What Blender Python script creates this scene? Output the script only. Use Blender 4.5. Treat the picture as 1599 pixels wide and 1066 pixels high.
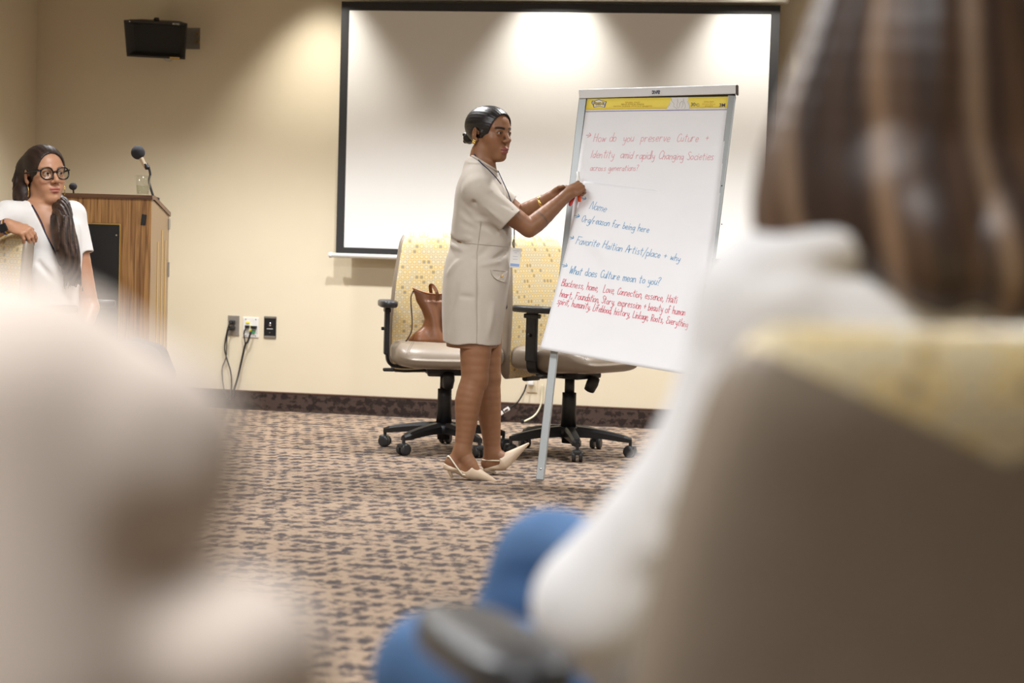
import bpy, bmesh, math, random
import numpy as np
from mathutils import Vector, Matrix
from mathutils.bvhtree import BVHTree

for o in list(bpy.data.objects): bpy.data.objects.remove(o)
SC = bpy.context.scene
COL = SC.collection
rng = random.Random(7)

# ------------------------------------------------------------------ camera
FPX = 3100.0
CAMH = 1.12
YAW, PITCH, ROLL = math.radians(10.3), math.radians(3.47), math.radians(1.65)
cam = bpy.data.cameras.new('camera'); camo = bpy.data.objects.new('camera', cam); COL.objects.link(camo)
cam.sensor_width = 36.0; cam.lens = FPX * 36.0 / 1599.0
RM = Matrix.Rotation(YAW, 3, 'Z') @ Matrix.Rotation(math.pi/2 - PITCH, 3, 'X') @ Matrix.Rotation(ROLL, 3, 'Z')
camo.matrix_world = Matrix.Translation((0, 0, CAMH)) @ RM.to_4x4()
cam.clip_start = 0.05; cam.clip_end = 60
cam.dof.use_dof = True; cam.dof.focus_distance = 8.75; cam.dof.aperture_fstop = 2.7
SC.camera = camo
CP = Vector((0, 0, CAMH))
def ray(px, py): return RM @ Vector(((px - 799.5) / FPX, -(py - 533.0) / FPX, -1.0))
def at(px, py, d): return CP + ray(px, py) * d
def on_floor(px, py, z=0.0):
    r = ray(px, py); return CP + r * ((z - CAMH) / r.z)
def on_y(px, py, y):
    r = ray(px, py); return CP + r * (y / r.y)
def depth_of(p): return (RM.transposed() @ (Vector(p) - CP)).z * -1
VR = Vector((math.cos(YAW), math.sin(YAW), 0))       # level right of the viewer
VF = Vector((-math.sin(YAW), math.cos(YAW), 0))      # level forward
ZU = Vector((0, 0, 1))

# ------------------------------------------------------------------ exposure, world, lights
SC.view_settings.view_transform = 'Standard'
SC.view_settings.look = 'None'
SC.view_settings.gamma = 1.0
SC.view_settings.use_curve_mapping = False
SC.view_settings.exposure = 0.08
SC.cycles.use_denoising = True
SC.cycles.max_bounces = 14
SC.cycles.transmission_bounces = 14
SC.cycles.sample_clamp_indirect = 6.0
wd = bpy.data.worlds.new('world'); SC.world = wd; wd.use_nodes = True
wd.node_tree.nodes['Background'].inputs[0].default_value = (0.9, 0.93, 1.0, 1)
wd.node_tree.nodes['Background'].inputs[1].default_value = 0.05

WALL_Y = on_floor(660, 652).y
SCREEN_Y = WALL_Y - 0.12
CEIL = 2.72
def lamp(name, kind, loc, power, color=(1, 1, 1), size=None, size_y=None, rot=(0, 0, 0), **kw):
    l = bpy.data.lights.new(name, kind); o = bpy.data.objects.new(name, l); COL.objects.link(o)
    l.energy = power; l.color = color; o.location = loc; o.rotation_euler = rot
    if size is not None:
        l.shape = 'RECTANGLE' if size_y else 'SQUARE'
        l.size = size
        if size_y: l.size_y = size_y
    for k, v in kw.items(): setattr(l, k, v)
    return o
# ceiling troffers over the seats and the open floor
TROFFERS = [(-2.3, 6.6), (0.6, 6.6), (-2.3, 3.4), (0.6, 3.4), (-0.8, 0.3)]
for (lx, ly) in TROFFERS:
    lamp('troffer_lamp', 'AREA', (lx, ly, CEIL - 0.05), 88 if ly == 3.4 else 54, (0.98, 0.99, 1.0), 1.2, 0.6, spread=math.radians(165))
# recessed downlights along the presentation wall
DOWNLIGHTS = []
for px in (505, 872, 1178):
    p = on_y(px, 60, WALL_Y)
    DOWNLIGHTS.append((p.x, WALL_Y - 0.34))
for i, (lx, ly) in enumerate(DOWNLIGHTS):
    lamp('downlight_lamp', 'SPOT', (lx, ly, CEIL - 0.03), 100, (1.0, 0.95, 0.86), rot=(math.radians(0), 0, 0),
         spot_size=math.radians(80), spot_blend=0.85, shadow_soft_size=0.05)

# a second row of recessed downlights over the speaking area
ROW2 = [(x, WALL_Y - 1.55) for x in (-3.7, -2.45, -1.2, 0.05)]
for (lx, ly) in ROW2:
    lamp('downlight_lamp', 'SPOT', (lx, ly, CEIL - 0.03), 165, (0.99, 0.99, 1.0), spot_size=math.radians(112), spot_blend=0.5, shadow_soft_size=0.06)

# ------------------------------------------------------------------ materials
MATS = {}
def NT(name):
    m = bpy.data.materials.new(name); m.use_nodes = True
    nt = m.node_tree; b = nt.nodes['Principled BSDF']
    return m, nt, b
def N(nt, typ, **kw):
    n = nt.nodes.new(typ)
    for k, v in kw.items():
        if k.startswith('i_'): n.inputs[k[2:].replace('_', ' ')].default_value = v
        else: setattr(n, k, v)
    return n
def MATH(nt, op, a, b=None, c=None):
    n = nt.nodes.new('ShaderNodeMath'); n.operation = op
    for i, v in enumerate((a, b, c)):
        if v is None: continue
        if isinstance(v, (int, float)): n.inputs[i].default_value = v
        else: nt.links.new(v, n.inputs[i])
    return n.outputs[0]
def MIX(nt, f, a, b):
    n = nt.nodes.new('ShaderNodeMix'); n.data_type = 'RGBA'
    for sock, v in ((n.inputs[0], f), (n.inputs[6], a), (n.inputs[7], b)):
        if isinstance(v, (int, float)): sock.default_value = v
        elif isinstance(v, tuple): sock.default_value = (*v[:3], 1)
        else: nt.links.new(v, sock)
    return n.outputs[2]
def pm(name, col, rough=0.5, metal=0.0, var=0.06, scale=25, bump=0.0, bscale=200, spec=0.5, sheen=0.0, coat=0.0, stretch=None):
    """plain procedural surface: colour with a little noise, optional fine bump"""
    if name in MATS: return MATS[name]
    m, nt, b = NT(name)
    tc = N(nt, 'ShaderNodeTexCoord'); src = tc.outputs['Object']
    if stretch:
        mp = N(nt, 'ShaderNodeMapping'); mp.inputs['Scale'].default_value = stretch
        nt.links.new(src, mp.inputs[0]); src = mp.outputs[0]
    nz = N(nt, 'ShaderNodeTexNoise'); nz.inputs['Scale'].default_value = scale; nz.inputs['Detail'].default_value = 4
    nt.links.new(src, nz.inputs['Vector'])
    lo = tuple(max(0, c * (1 - var * 2)) for c in col); hi = tuple(min(1, c * (1 + var * 2)) for c in col)
    nt.links.new(MIX(nt, nz.outputs['Fac'], lo, hi), b.inputs['Base Color'])
    b.inputs['Roughness'].default_value = rough; b.inputs['Metallic'].default_value = metal
    b.inputs['Specular IOR Level'].default_value = spec
    if sheen: b.inputs['Sheen Weight'].default_value = sheen
    if coat: b.inputs['Coat Weight'].default_value = coat
    if bump:
        n2 = N(nt, 'ShaderNodeTexNoise'); n2.inputs['Scale'].default_value = bscale; n2.inputs['Detail'].default_value = 3
        nt.links.new(src, n2.inputs['Vector'])
        bp = N(nt, 'ShaderNodeBump'); bp.inputs['Strength'].default_value = bump; bp.inputs['Distance'].default_value = 0.002
        nt.links.new(n2.outputs['Fac'], bp.inputs['Height']); nt.links.new(bp.outputs[0], b.inputs['Normal'])
    MATS[name] = m; return m
def vcol_mat(name, rough=0.5, spec=0.4, sss=0.0, bump=0.0, bscale=300):
    if name in MATS: return MATS[name]
    m, nt, b = NT(name)
    at_ = N(nt, 'ShaderNodeVertexColor'); at_.layer_name = 'Col'
    tc = N(nt, 'ShaderNodeTexCoord')
    nz = N(nt, 'ShaderNodeTexNoise'); nz.inputs['Scale'].default_value = 40; nz.inputs['Detail'].default_value = 4
    nt.links.new(tc.outputs['Object'], nz.inputs['Vector'])
    mm = N(nt, 'ShaderNodeMix'); mm.data_type = 'RGBA'; mm.blend_type = 'MULTIPLY'; mm.inputs[0].default_value = 1.0
    nt.links.new(at_.outputs['Color'], mm.inputs[6])
    nt.links.new(MIX(nt, nz.outputs['Fac'], (0.88, 0.86, 0.85), (1.1, 1.1, 1.1)), mm.inputs[7])
    nt.links.new(mm.outputs[2], b.inputs['Base Color'])
    b.inputs['Roughness'].default_value = rough; b.inputs['Specular IOR Level'].default_value = spec
    if bump:
        n2 = N(nt, 'ShaderNodeTexNoise'); n2.inputs['Scale'].default_value = bscale
        nt.links.new(tc.outputs['Object'], n2.inputs['Vector'])
        bp = N(nt, 'ShaderNodeBump'); bp.inputs['Strength'].default_value = bump; bp.inputs['Distance'].default_value = 0.002
        nt.links.new(n2.outputs['Fac'], bp.inputs['Height']); nt.links.new(bp.outputs[0], b.inputs['Normal'])
    MATS[name] = m; return m

def carpet_mat(name, light, dark, axes='xy', P=0.060, Q=0.10, FY=52):
    m, nt, b = NT(name)
    tc = N(nt, 'ShaderNodeTexCoord')
    sep = N(nt, 'ShaderNodeSeparateXYZ'); nt.links.new(tc.outputs['Object'], sep.inputs[0])
    X = sep.outputs[0]; Y = sep.outputs[1] if axes == 'xy' else sep.outputs[2]
    # woven blotches on a staggered grid, torn into horizontal loops
    row = MATH(nt, 'FLOOR', MATH(nt, 'DIVIDE', Y, Q))
    xs = MATH(nt, 'ADD', MATH(nt, 'DIVIDE', X, P), MATH(nt, 'MULTIPLY', row, 0.5))
    cx = N(nt, 'ShaderNodeCombineXYZ')
    def comb(x, y, z=0.0):
        c = N(nt, 'ShaderNodeCombineXYZ')
        for i, v in enumerate((x, y, z)):
            if isinstance(v, (int, float)): c.inputs[i].default_value = v
            else: nt.links.new(v, c.inputs[i])
        return c.outputs[0]
    fine = N(nt, 'ShaderNodeTexNoise'); fine.inputs['Scale'].default_value = 1.0; fine.inputs['Detail'].default_value = 4; fine.inputs['Roughness'].default_value = 0.68
    nt.links.new(comb(MATH(nt, 'MULTIPLY', X, 33), MATH(nt, 'MULTIPLY', Y, FY)), fine.inputs['Vector'])
    wob = N(nt, 'ShaderNodeTexNoise'); wob.inputs['Scale'].default_value = 1.0; wob.inputs['Detail'].default_value = 1
    nt.links.new(comb(MATH(nt, 'MULTIPLY', X, 13), MATH(nt, 'MULTIPLY', Y, 9)), wob.inputs['Vector'])
    fx = MATH(nt, 'SUBTRACT', MATH(nt, 'FRACT', xs), 0.5)
    fy = MATH(nt, 'SUBTRACT', MATH(nt, 'FRACT', MATH(nt, 'DIVIDE', Y, Q)), 0.5)
    r = MATH(nt, 'SQRT', MATH(nt, 'ADD', MATH(nt, 'MULTIPLY', MATH(nt, 'MULTIPLY', fx, fx), 1.1), MATH(nt, 'MULTIPLY', MATH(nt, 'MULTIPLY', fy, fy), 1.5)))
    v = MATH(nt, 'ADD', MATH(nt, 'MULTIPLY', MATH(nt, 'SUBTRACT', fine.outputs['Fac'], 0.5), 2.5),
             MATH(nt, 'ADD', MATH(nt, 'MULTIPLY', MATH(nt, 'SUBTRACT', wob.outputs['Fac'], 0.5), 1.35), MATH(nt, 'SUBTRACT', 0.32, MATH(nt, 'MULTIPLY', r, 0.8))))
    rampn = N(nt, 'ShaderNodeMapRange'); rampn.inputs[1].default_value = -0.05; rampn.inputs[2].default_value = 0.09
    nt.links.new(v, rampn.inputs[0])
    g = N(nt, 'ShaderNodeTexNoise'); g.inputs['Scale'].default_value = 420; nt.links.new(tc.outputs['Object'], g.inputs['Vector'])
    c = MIX(nt, rampn.outputs[0], light, dark)
    mm = N(nt, 'ShaderNodeMix'); mm.data_type = 'RGBA'; mm.blend_type = 'MULTIPLY'; mm.inputs[0].default_value = 1.0
    nt.links.new(c, mm.inputs[6]); nt.links.new(MIX(nt, g.outputs['Fac'], (0.6, 0.6, 0.6), (1.4, 1.4, 1.4)), mm.inputs[7])
    nt.links.new(mm.outputs[2], b.inputs['Base Color'])
    b.inputs['Roughness'].default_value = 0.95; b.inputs['Specular IOR Level'].default_value = 0.1
    bp = N(nt, 'ShaderNodeBump'); bp.inputs['Strength'].default_value = 0.5; bp.inputs['Distance'].default_value = 0.004
    nt.links.new(fine.outputs['Fac'], bp.inputs['Height']); nt.links.new(bp.outputs[0], b.inputs['Normal'])
    MATS[name] = m; return m

LEATHER = (0.255, 0.205, 0.155)
def fabric_nodes(nt):
    """rounded squares in rows, ringed in ochre and grey on straw"""
    tc = N(nt, 'ShaderNodeTexCoord'); sep = N(nt, 'ShaderNodeSeparateXYZ'); nt.links.new(tc.outputs['Object'], sep.inputs[0])
    X, Y, Z = sep.outputs
    ZY = MATH(nt, 'ADD', Z, MATH(nt, 'MULTIPLY', Y, 0.35))
    P = 0.0235
    row = MATH(nt, 'FLOOR', MATH(nt, 'DIVIDE', ZY, P))
    xs = MATH(nt, 'ADD', MATH(nt, 'DIVIDE', X, P), MATH(nt, 'MULTIPLY', MATH(nt, 'MODULO', row, 2.0), 0.5))
    colid = MATH(nt, 'FLOOR', xs)
    fx = MATH(nt, 'ABSOLUTE', MATH(nt, 'SUBTRACT', MATH(nt, 'FRACT', xs), 0.5))
    fy = MATH(nt, 'ABSOLUTE', MATH(nt, 'SUBTRACT', MATH(nt, 'FRACT', MATH(nt, 'DIVIDE', ZY, P)), 0.5))
    d = MATH(nt, 'POWER', MATH(nt, 'ADD', MATH(nt, 'POWER', fx, 4.0), MATH(nt, 'POWER', fy, 4.0)), 0.25)
    cid = N(nt, 'ShaderNodeCombineXYZ'); nt.links.new(colid, cid.inputs[0]); nt.links.new(row, cid.inputs[1])
    wn = N(nt, 'ShaderNodeTexWhiteNoise'); wn.noise_dimensions = '2D'; nt.links.new(cid.outputs[0], wn.inputs['Vector'])
    rnd = wn.outputs['Value']
    base = 0
    ring_out = MATH(nt, 'LESS_THAN', d, 0.42); ring_in = MATH(nt, 'LESS_THAN', d, 0.27)
    ringcol = MIX(nt, MATH(nt, 'GREATER_THAN', rnd, 0.55), (0.66, 0.47, 0.16), (0.54, 0.47, 0.33))
    fill = MIX(nt, MATH(nt, 'LESS_THAN', rnd, 0.16), (0.74, 0.63, 0.39), (0.36, 0.32, 0.25))
    c = MIX(nt, ring_out, (0.72, 0.585, 0.34), ringcol)
    c = MIX(nt, ring_in, c, fill)
    return c, tc, sep
def fabric_mat():
    m, nt, b = NT('chair fabric'); c, tc, sep = fabric_nodes(nt)
    nt.links.new(c, b.inputs['Base Color']); b.inputs['Roughness'].default_value = 0.75; b.inputs['Specular IOR Level'].default_value = 0.25
    MATS['chair fabric'] = m; return m
def shell_mat():
    """leather shell whose rear is cut in a V, patterned cloth above it"""
    m, nt, b = NT('chair shell'); c, tc, sep = fabric_nodes(nt)
    ax = MATH(nt, 'ABSOLUTE', sep.outputs[0])
    v = MATH(nt, 'SUBTRACT', sep.outputs[2], MATH(nt, 'ADD', 0.955, MATH(nt, 'MULTIPLY', ax, 0.42)))
    mask = MATH(nt, 'MULTIPLY', MATH(nt, 'GREATER_THAN', v, 0.0), MATH(nt, 'LESS_THAN', ax, 0.197))
    nz = N(nt, 'ShaderNodeTexNoise'); nz.inputs['Scale'].default_value = 18; nt.links.new(tc.outputs['Object'], nz.inputs['Vector'])
    le = MIX(nt, nz.outputs['Fac'], tuple(x * .92 for x in LEATHER), tuple(x * 1.08 for x in LEATHER))
    nt.links.new(MIX(nt, mask, le, c), b.inputs['Base Color'])
    b.inputs['Roughness'].default_value = 0.42
    MATS['chair shell'] = m; return m
def wood_mat(name='lectern wood', along='z', c1=(0.50, 0.265, 0.095), c2=(0.20, 0.085, 0.028)):
    m, nt, b = NT(name)
    tc = N(nt, 'ShaderNodeTexCoord'); mp = N(nt, 'ShaderNodeMapping')
    mp.inputs['Scale'].default_value = (42, 42, 1.6) if along == 'z' else (1.3, 26, 26)
    nt.links.new(tc.outputs['Object'], mp.inputs[0])
    n1 = N(nt, 'ShaderNodeTexNoise'); n1.inputs['Scale'].default_value = 1.6; n1.inputs['Detail'].default_value = 6; n1.inputs['Distortion'].default_value = 1.1
    nt.links.new(mp.outputs[0], n1.inputs['Vector'])
    rp = N(nt, 'ShaderNodeMapRange'); rp.inputs[1].default_value = 0.35; rp.inputs[2].default_value = 0.62
    nt.links.new(n1.outputs['Fac'], rp.inputs[0])
    n2 = N(nt, 'ShaderNodeTexNoise'); n2.inputs['Scale'].default_value = 5; nt.links.new(mp.outputs[0], n2.inputs['Vector'])
    c = MIX(nt, rp.outputs[0], c2, c1)
    mm = N(nt, 'ShaderNodeMix'); mm.data_type = 'RGBA'; mm.blend_type = 'MULTIPLY'; mm.inputs[0].default_value = 1.0
    nt.links.new(c, mm.inputs[6]); nt.links.new(MIX(nt, n2.outputs['Fac'], (0.75, 0.75, 0.75), (1.25, 1.25, 1.25)), mm.inputs[7])
    nt.links.new(mm.outputs[2], b.inputs['Base Color']); b.inputs['Roughness'].default_value = 0.38
    MATS[name] = m; return m
def glass_mat(name, col=(1, 1, 1), rough=0.02, ior=1.45):
    m, nt, b = NT(name)
    b.inputs['Base Color'].default_value = (*col, 1); b.inputs['Transmission Weight'].default_value = 1.0
    b.inputs['Roughness'].default_value = rough; b.inputs['IOR'].default_value = ior
    MATS[name] = m; return m

def clear_mat(name, ior, tint=(0.97, 0.98, 0.97)):
    """thin clear wall: lets light straight through and mirrors a little at grazing angles"""
    m = bpy.data.materials.new(name); m.use_nodes = True; nt = m.node_tree; nt.nodes.clear()
    o = N(nt, 'ShaderNodeOutputMaterial'); mx = N(nt, 'ShaderNodeMixShader'); tr = N(nt, 'ShaderNodeBsdfTransparent'); gl = N(nt, 'ShaderNodeBsdfGlossy'); fr = N(nt, 'ShaderNodeLayerWeight'); fr.inputs[0].default_value = 0.5
    tr.inputs[0].default_value = (*tint, 1); gl.inputs['Roughness'].default_value = 0.03; 
    nt.links.new(MATH(nt, 'MULTIPLY_ADD', MATH(nt, 'POWER', fr.outputs['Facing'], 4.0), 0.55, (ior - 1) * 0.07), mx.inputs[0]); nt.links.new(tr.outputs[0], mx.inputs[1]); nt.links.new(gl.outputs[0], mx.inputs[2]); nt.links.new(mx.outputs[0], o.inputs[0])
    MATS[name] = m; return m
M_WALL = pm('wall paint', (0.74, 0.66, 0.50), 0.85, var=0.012, scale=6, bump=0.08, bscale=350, spec=0.2)
M_CEIL = pm('ceiling tile', (0.52, 0.50, 0.47), 0.9, var=0.03, scale=60)
M_CARPET = carpet_mat('carpet', (0.30, 0.222, 0.16), (0.075, 0.062, 0.060))
M_BASE = carpet_mat('carpet base', (0.078, 0.054, 0.045), (0.034, 0.024, 0.021), axes='xz', P=0.062, Q=0.05, FY=40)
M_BASECAP = pm('carpet base cap', (0.13, 0.07, 0.05), 0.6)
M_FABRIC = fabric_mat(); M_SHELL = shell_mat()
M_LEATHER = pm('taupe leather', LEATHER, 0.38, var=0.06, scale=14, bump=0.12, bscale=260)
M_BLACK = pm('black plastic', (0.012, 0.012, 0.014), 0.42, var=0.15, scale=60, bump=0.05, bscale=500)
M_CASTER = pm('caster plastic', (0.030, 0.031, 0.034), 0.32, var=0.15)
M_SCREEN = pm('screen white', (0.83, 0.82, 0.80), 0.8, var=0.008, scale=4, spec=0.2)
M_SCREENB = pm('screen border black', (0.022, 0.022, 0.024), 0.65, var=0.05)
M_WHITE = pm('white enamel', (0.80, 0.79, 0.76), 0.4, var=0.02)
M_ALU = pm('grey aluminium', (0.36, 0.385, 0.39), 0.42, metal=0.3, var=0.03, scale=12)
M_ALUW = pm('pale aluminium', (0.80, 0.81, 0.82), 0.45, metal=0.0, var=0.02, scale=12)
M_STEEL = pm('brushed steel', (0.42, 0.40, 0.37), 0.38, metal=0.7, var=0.06, scale=8, stretch=(200, 1, 4))
M_BRASS = pm('brass', (0.70, 0.48, 0.16), 0.3, metal=0.9, var=0.05)
M_GOLD = pm('gold', (0.83, 0.58, 0.20), 0.22, metal=1.0, var=0.04)
M_PAPER = pm('pad paper', (0.89, 0.90, 0.93), 0.75, var=0.012, scale=9, bump=0.05, bscale=30, spec=0.25)
M_YELLOW = pm('pad header yellow', (0.95, 0.77, 0.12), 0.6, var=0.02)
M_NAVY = pm('navy ink', (0.045, 0.05, 0.12), 0.6, var=0.05)
M_OCHRE = pm('ochre ink', (0.60, 0.40, 0.04), 0.6, var=0.05)
M_INKRED = pm('red marker ink', (0.66, 0.045, 0.10), 0.6, var=0.10, scale=80)
M_INKPINK = pm('faded red marker ink', (0.74, 0.27, 0.32), 0.6, var=0.12, scale=60)
M_INKBLUE = pm('blue marker ink', (0.08, 0.31, 0.58), 0.6, var=0.12, scale=70)
M_WOOD = wood_mat()
M_WOODS = pm('lectern side laminate', (0.37, 0.25, 0.135), 0.45, var=0.08, scale=3, stretch=(40, 40, 2))
M_WOODT = wood_mat('lectern top wood', 'x', (0.20, 0.095, 0.045), (0.075, 0.032, 0.016))
M_PANEL = pm('black display panel', (0.012, 0.013, 0.017), 0.30, var=0.1)
M_GRILLE = pm('speaker grille', (0.008, 0.008, 0.008), 0.7, var=0.2, scale=400)
M_SPK = pm('speaker cabinet', (0.020, 0.018, 0.016), 0.5, var=0.1)
M_FOAM = pm('microphone foam', (0.028, 0.028, 0.032), 0.95, var=0.2, scale=300, bump=0.6, bscale=500)
M_GLASS = clear_mat('drinking glass', 1.5); M_WATER = clear_mat('water', 1.33, (0.90, 0.92, 0.88)); M_CLEAR = clear_mat('spectacle lens', 1.35)
M_BAG = pm('brown saddle leather', (0.19, 0.072, 0.026), 0.38, var=0.14, scale=7, bump=0.12, bscale=200)
M_BAGD = pm('dark leather strap', (0.06, 0.025, 0.012), 0.45)
M_YELPL = pm('yellow plastic', (0.85, 0.75, 0.08), 0.4); M_GREEN = pm('green plastic', (0.03, 0.35, 0.16), 0.4)
M_ORANGE = pm('orange marker plastic', (0.85, 0.10, 0.02), 0.35); M_REDPL = pm('red marker plastic', (0.70, 0.05, 0.05), 0.35)
M_CREAMC = pm('cream cable', (0.72, 0.68, 0.50), 0.45)
M_CHROME = pm('chrome', (0.7, 0.7, 0.72), 0.15, metal=1.0)

# ------------------------------------------------------------------ mesh helpers
def link(name, me, mat=None, parent=None, smooth=False):
    o = bpy.data.objects.new(name, me); COL.objects.link(o)
    if mat is not None:
        for mm in (mat if isinstance(mat, (list, tuple)) else [mat]): me.materials.append(mm)
    if smooth: me.polygons.foreach_set('use_smooth', [True] * len(me.polygons))
    if parent is not None: o.parent = parent
    return o
def obj(name, bm, mat=None, parent=None, smooth=False, recalc=True):
    if recalc: bmesh.ops.recalc_face_normals(bm, faces=bm.faces)
    me = bpy.data.meshes.new(name); bm.to_mesh(me); bm.free()
    return link(name, me, mat, parent, smooth)
def tag(o, label=None, cat=None, group=None, kind=None):
    if label: o['label'] = label
    if cat: o['category'] = cat
    if group: o['group'] = group
    if kind: o['kind'] = kind
    return o
def thing(name, label, cat, loc=(0, 0, 0), rz=0.0, group=None):
    o = bpy.data.objects.new(name, None); COL.objects.link(o); o.empty_display_size = 0.1
    o.location = loc; o.rotation_euler = (0, 0, rz)
    return tag(o, label, cat, group)
def BM(): return bmesh.new()
def box(bm, c, s, R=None, bev=0.0, seg=2):
    r = bmesh.ops.create_cube(bm, size=1.0)
    vs = r['verts']
    for v in vs: v.co = Vector((v.co.x * s[0], v.co.y * s[1], v.co.z * s[2]))
    if bev > 0:
        es = list({e for v in vs for e in v.link_edges})
        rr = bmesh.ops.bevel(bm, geom=es, offset=bev, segments=seg, profile=0.5, affect='EDGES')
        vs = list({v for f in rr['faces'] for v in f.verts} | {v for v in vs if v.is_valid})
    for v in vs:
        co = v.co
        if R is not None: co = R @ co
        v.co = co + Vector(c)
    return vs
def tube(bm, pts, r, n=8, cap=True, radii=None):
    pts = [Vector(p) for p in pts]; rings = []
    up = None
    for i, p in enumerate(pts):
        a = pts[max(i - 1, 0)]; b = pts[min(i + 1, len(pts) - 1)]
        t = (b - a).normalized()
        if up is None:
            up = Vector((0, 0, 1)) if abs(t.z) < 0.9 else Vector((1, 0, 0))
        u = (up - t * up.dot(t)).normalized(); w = t.cross(u); up = u
        rr = radii[i] if radii else r
        rings.append([bm.verts.new(p + (u * math.cos(k / n * 2 * math.pi) + w * math.sin(k / n * 2 * math.pi)) * rr) for k in range(n)])
    for A, B in zip(rings, rings[1:]):
        for k in range(n): bm.faces.new((A[k], A[(k + 1) % n], B[(k + 1) % n], B[k]))
    if cap:
        bm.faces.new(rings[0][::-1]); bm.faces.new(rings[-1])
def lathe(bm, prof, n=24, M=None, cap=True):
    rings = []
    for (r, z) in prof:
        ring = []
        for k in range(n):
            p = Vector((r * math.cos(k / n * 2 * math.pi), r * math.sin(k / n * 2 * math.pi), z))
            ring.append(bm.verts.new(M @ p if M is not None else p))
        rings.append(ring)
    for A, B in zip(rings, rings[1:]):
        for k in range(n): bm.faces.new((A[k], A[(k + 1) % n], B[(k + 1) % n], B[k]))
    if cap:
        bm.faces.new(rings[0][::-1]); bm.faces.new(rings[-1])
def frame_to(p, zdir, xhint=(1, 0, 0)):
    z = Vector(zdir).normalized(); x = Vector(xhint); x = (x - z * x.dot(z)).normalized(); y = z.cross(x)
    return Matrix(((x.x, y.x, z.x, p[0]), (x.y, y.y, z.y, p[1]), (x.z, y.z, z.z, p[2]), (0, 0, 0, 1)))
def cr(pts, n=6):
    """Catmull-Rom through points"""
    P = [Vector(p) for p in pts]
    if len(P) < 3: return P
    P = [P[0] * 2 - P[1]] + P + [P[-1] * 2 - P[-2]]; out = []
    for i in range(1, len(P) - 2):
        for k in range(n):
            t = k / n; a, b, c, d = P[i - 1], P[i], P[i + 1], P[i + 2]
            out.append(0.5 * ((2 * b) + (c - a) * t + (2 * a - 5 * b + 4 * c - d) * t * t + (3 * b - a - 3 * c + d) * t ** 3))
    out.append(P[-2]); return out
def grid_mesh(bm, f, nu, nv):
    V = [[bm.verts.new(f(i / nu, j / nv)) for j in range(nv + 1)] for i in range(nu + 1)]
    for i in range(nu):
        for j in range(nv): bm.faces.new((V[i][j], V[i + 1][j], V[i + 1][j + 1], V[i][j + 1]))
    return V
def txt(name, s, M, size, mat, parent, align='CENTER', ext=0.0003, sx=1.0, spacing=1.0, offset=0.0):
    cu = bpy.data.curves.new(name, 'FONT'); cu.body = s; cu.size = size; cu.extrude = ext; cu.align_x = align; cu.align_y = 'CENTER'; cu.offset = offset
    cu.space_character = spacing
    cu.materials.append(mat)
    o = bpy.data.objects.new(name, cu); COL.objects.link(o)
    if parent is not None: o.parent = parent
    bpy.context.view_layer.update()
    me = bpy.data.meshes.new_from_object(o.evaluated_get(bpy.context.evaluated_depsgraph_get()))
    bpy.data.objects.remove(o)
    o = bpy.data.objects.new(name, me); COL.objects.link(o)
    if parent is not None: o.parent = parent
    o.matrix_basis = M @ Matrix.Diagonal((sx, 1, 1, 1))
    return o
def lerp_tab(tab, x):
    """smooth interpolation in a table of (x, value...)"""
    xs = [t[0] for t in tab]
    return [float(np.interp(x, xs, [t[k] for t in tab])) for k in range(1, len(tab[0]))]

# ------------------------------------------------------------------ the room
XL = on_y(57, 120, WALL_Y).x
XR, YF = 3.6, -2.6
def slab(name, c, s, mat):
    bm = BM(); box(bm, c, s); return tag(obj(name, bm, mat), kind='structure')
slab('floor', ((XL + XR) / 2, (WALL_Y + YF) / 2, -0.05), (XR - XL + .4, WALL_Y - YF + .4, 0.1), M_CARPET)
slab('ceiling', ((XL + XR) / 2, (WALL_Y + YF) / 2, CEIL + 0.05), (XR - XL + .4, WALL_Y - YF + .4, 0.1), M_CEIL)
slab('wall_back', ((XL + XR) / 2, WALL_Y + 0.05, CEIL / 2), (XR - XL + .2, 0.1, CEIL), M_WALL)
slab('wall_left', (XL - 0.05, (WALL_Y + YF) / 2, CEIL / 2), (0.1, WALL_Y - YF, CEIL), M_WALL)
slab('wall_right', (XR + 0.05, (WALL_Y + YF) / 2, CEIL / 2), (0.1, WALL_Y - YF, CEIL), M_WALL)
slab('wall_front', ((XL + XR) / 2, YF - 0.05, CEIL / 2), (XR - XL + .2, 0.1, CEIL), M_WALL)
BH = 0.105
bb = slab('baseboard_back', ((XL + XR) / 2, WALL_Y - 0.005, BH / 2), (XR - XL, 0.010, BH), M_BASE)
bm = BM(); box(bm, ((XL + XR) / 2, WALL_Y - 0.0065, BH + 0.002), (XR - XL, 0.013, 0.006)); obj('cap_strip', bm, M_BASECAP, bb)
bl = slab('baseboard_left', (XL + 0.005, (WALL_Y + YF) / 2, BH / 2), (0.010, WALL_Y - YF, BH), M_BASE)
# light fittings in the ceiling
for (lx, ly) in TROFFERS:
    t = thing('ceiling_light', 'white rectangular light panel in the ceiling', 'light', (lx, ly, CEIL - 0.02), 0, 'ceiling light panels')
    bm = BM(); box(bm, (0, 0, 0.01), (1.26, 0.66, 0.02)); obj('frame', bm, M_WHITE, t)
for (lx, ly) in DOWNLIGHTS + ROW2:
    t = thing('downlight', 'round recessed downlight in the ceiling', 'light', (lx, ly, CEIL), 0, 'recessed downlights')
    bm = BM(); lathe(bm, [(0.055, 0), (0.085, 0), (0.085, -0.008), (0.06, -0.012), (0.055, 0)], 24, cap=False); obj('trim_ring', bm, M_WHITE, t)

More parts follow.
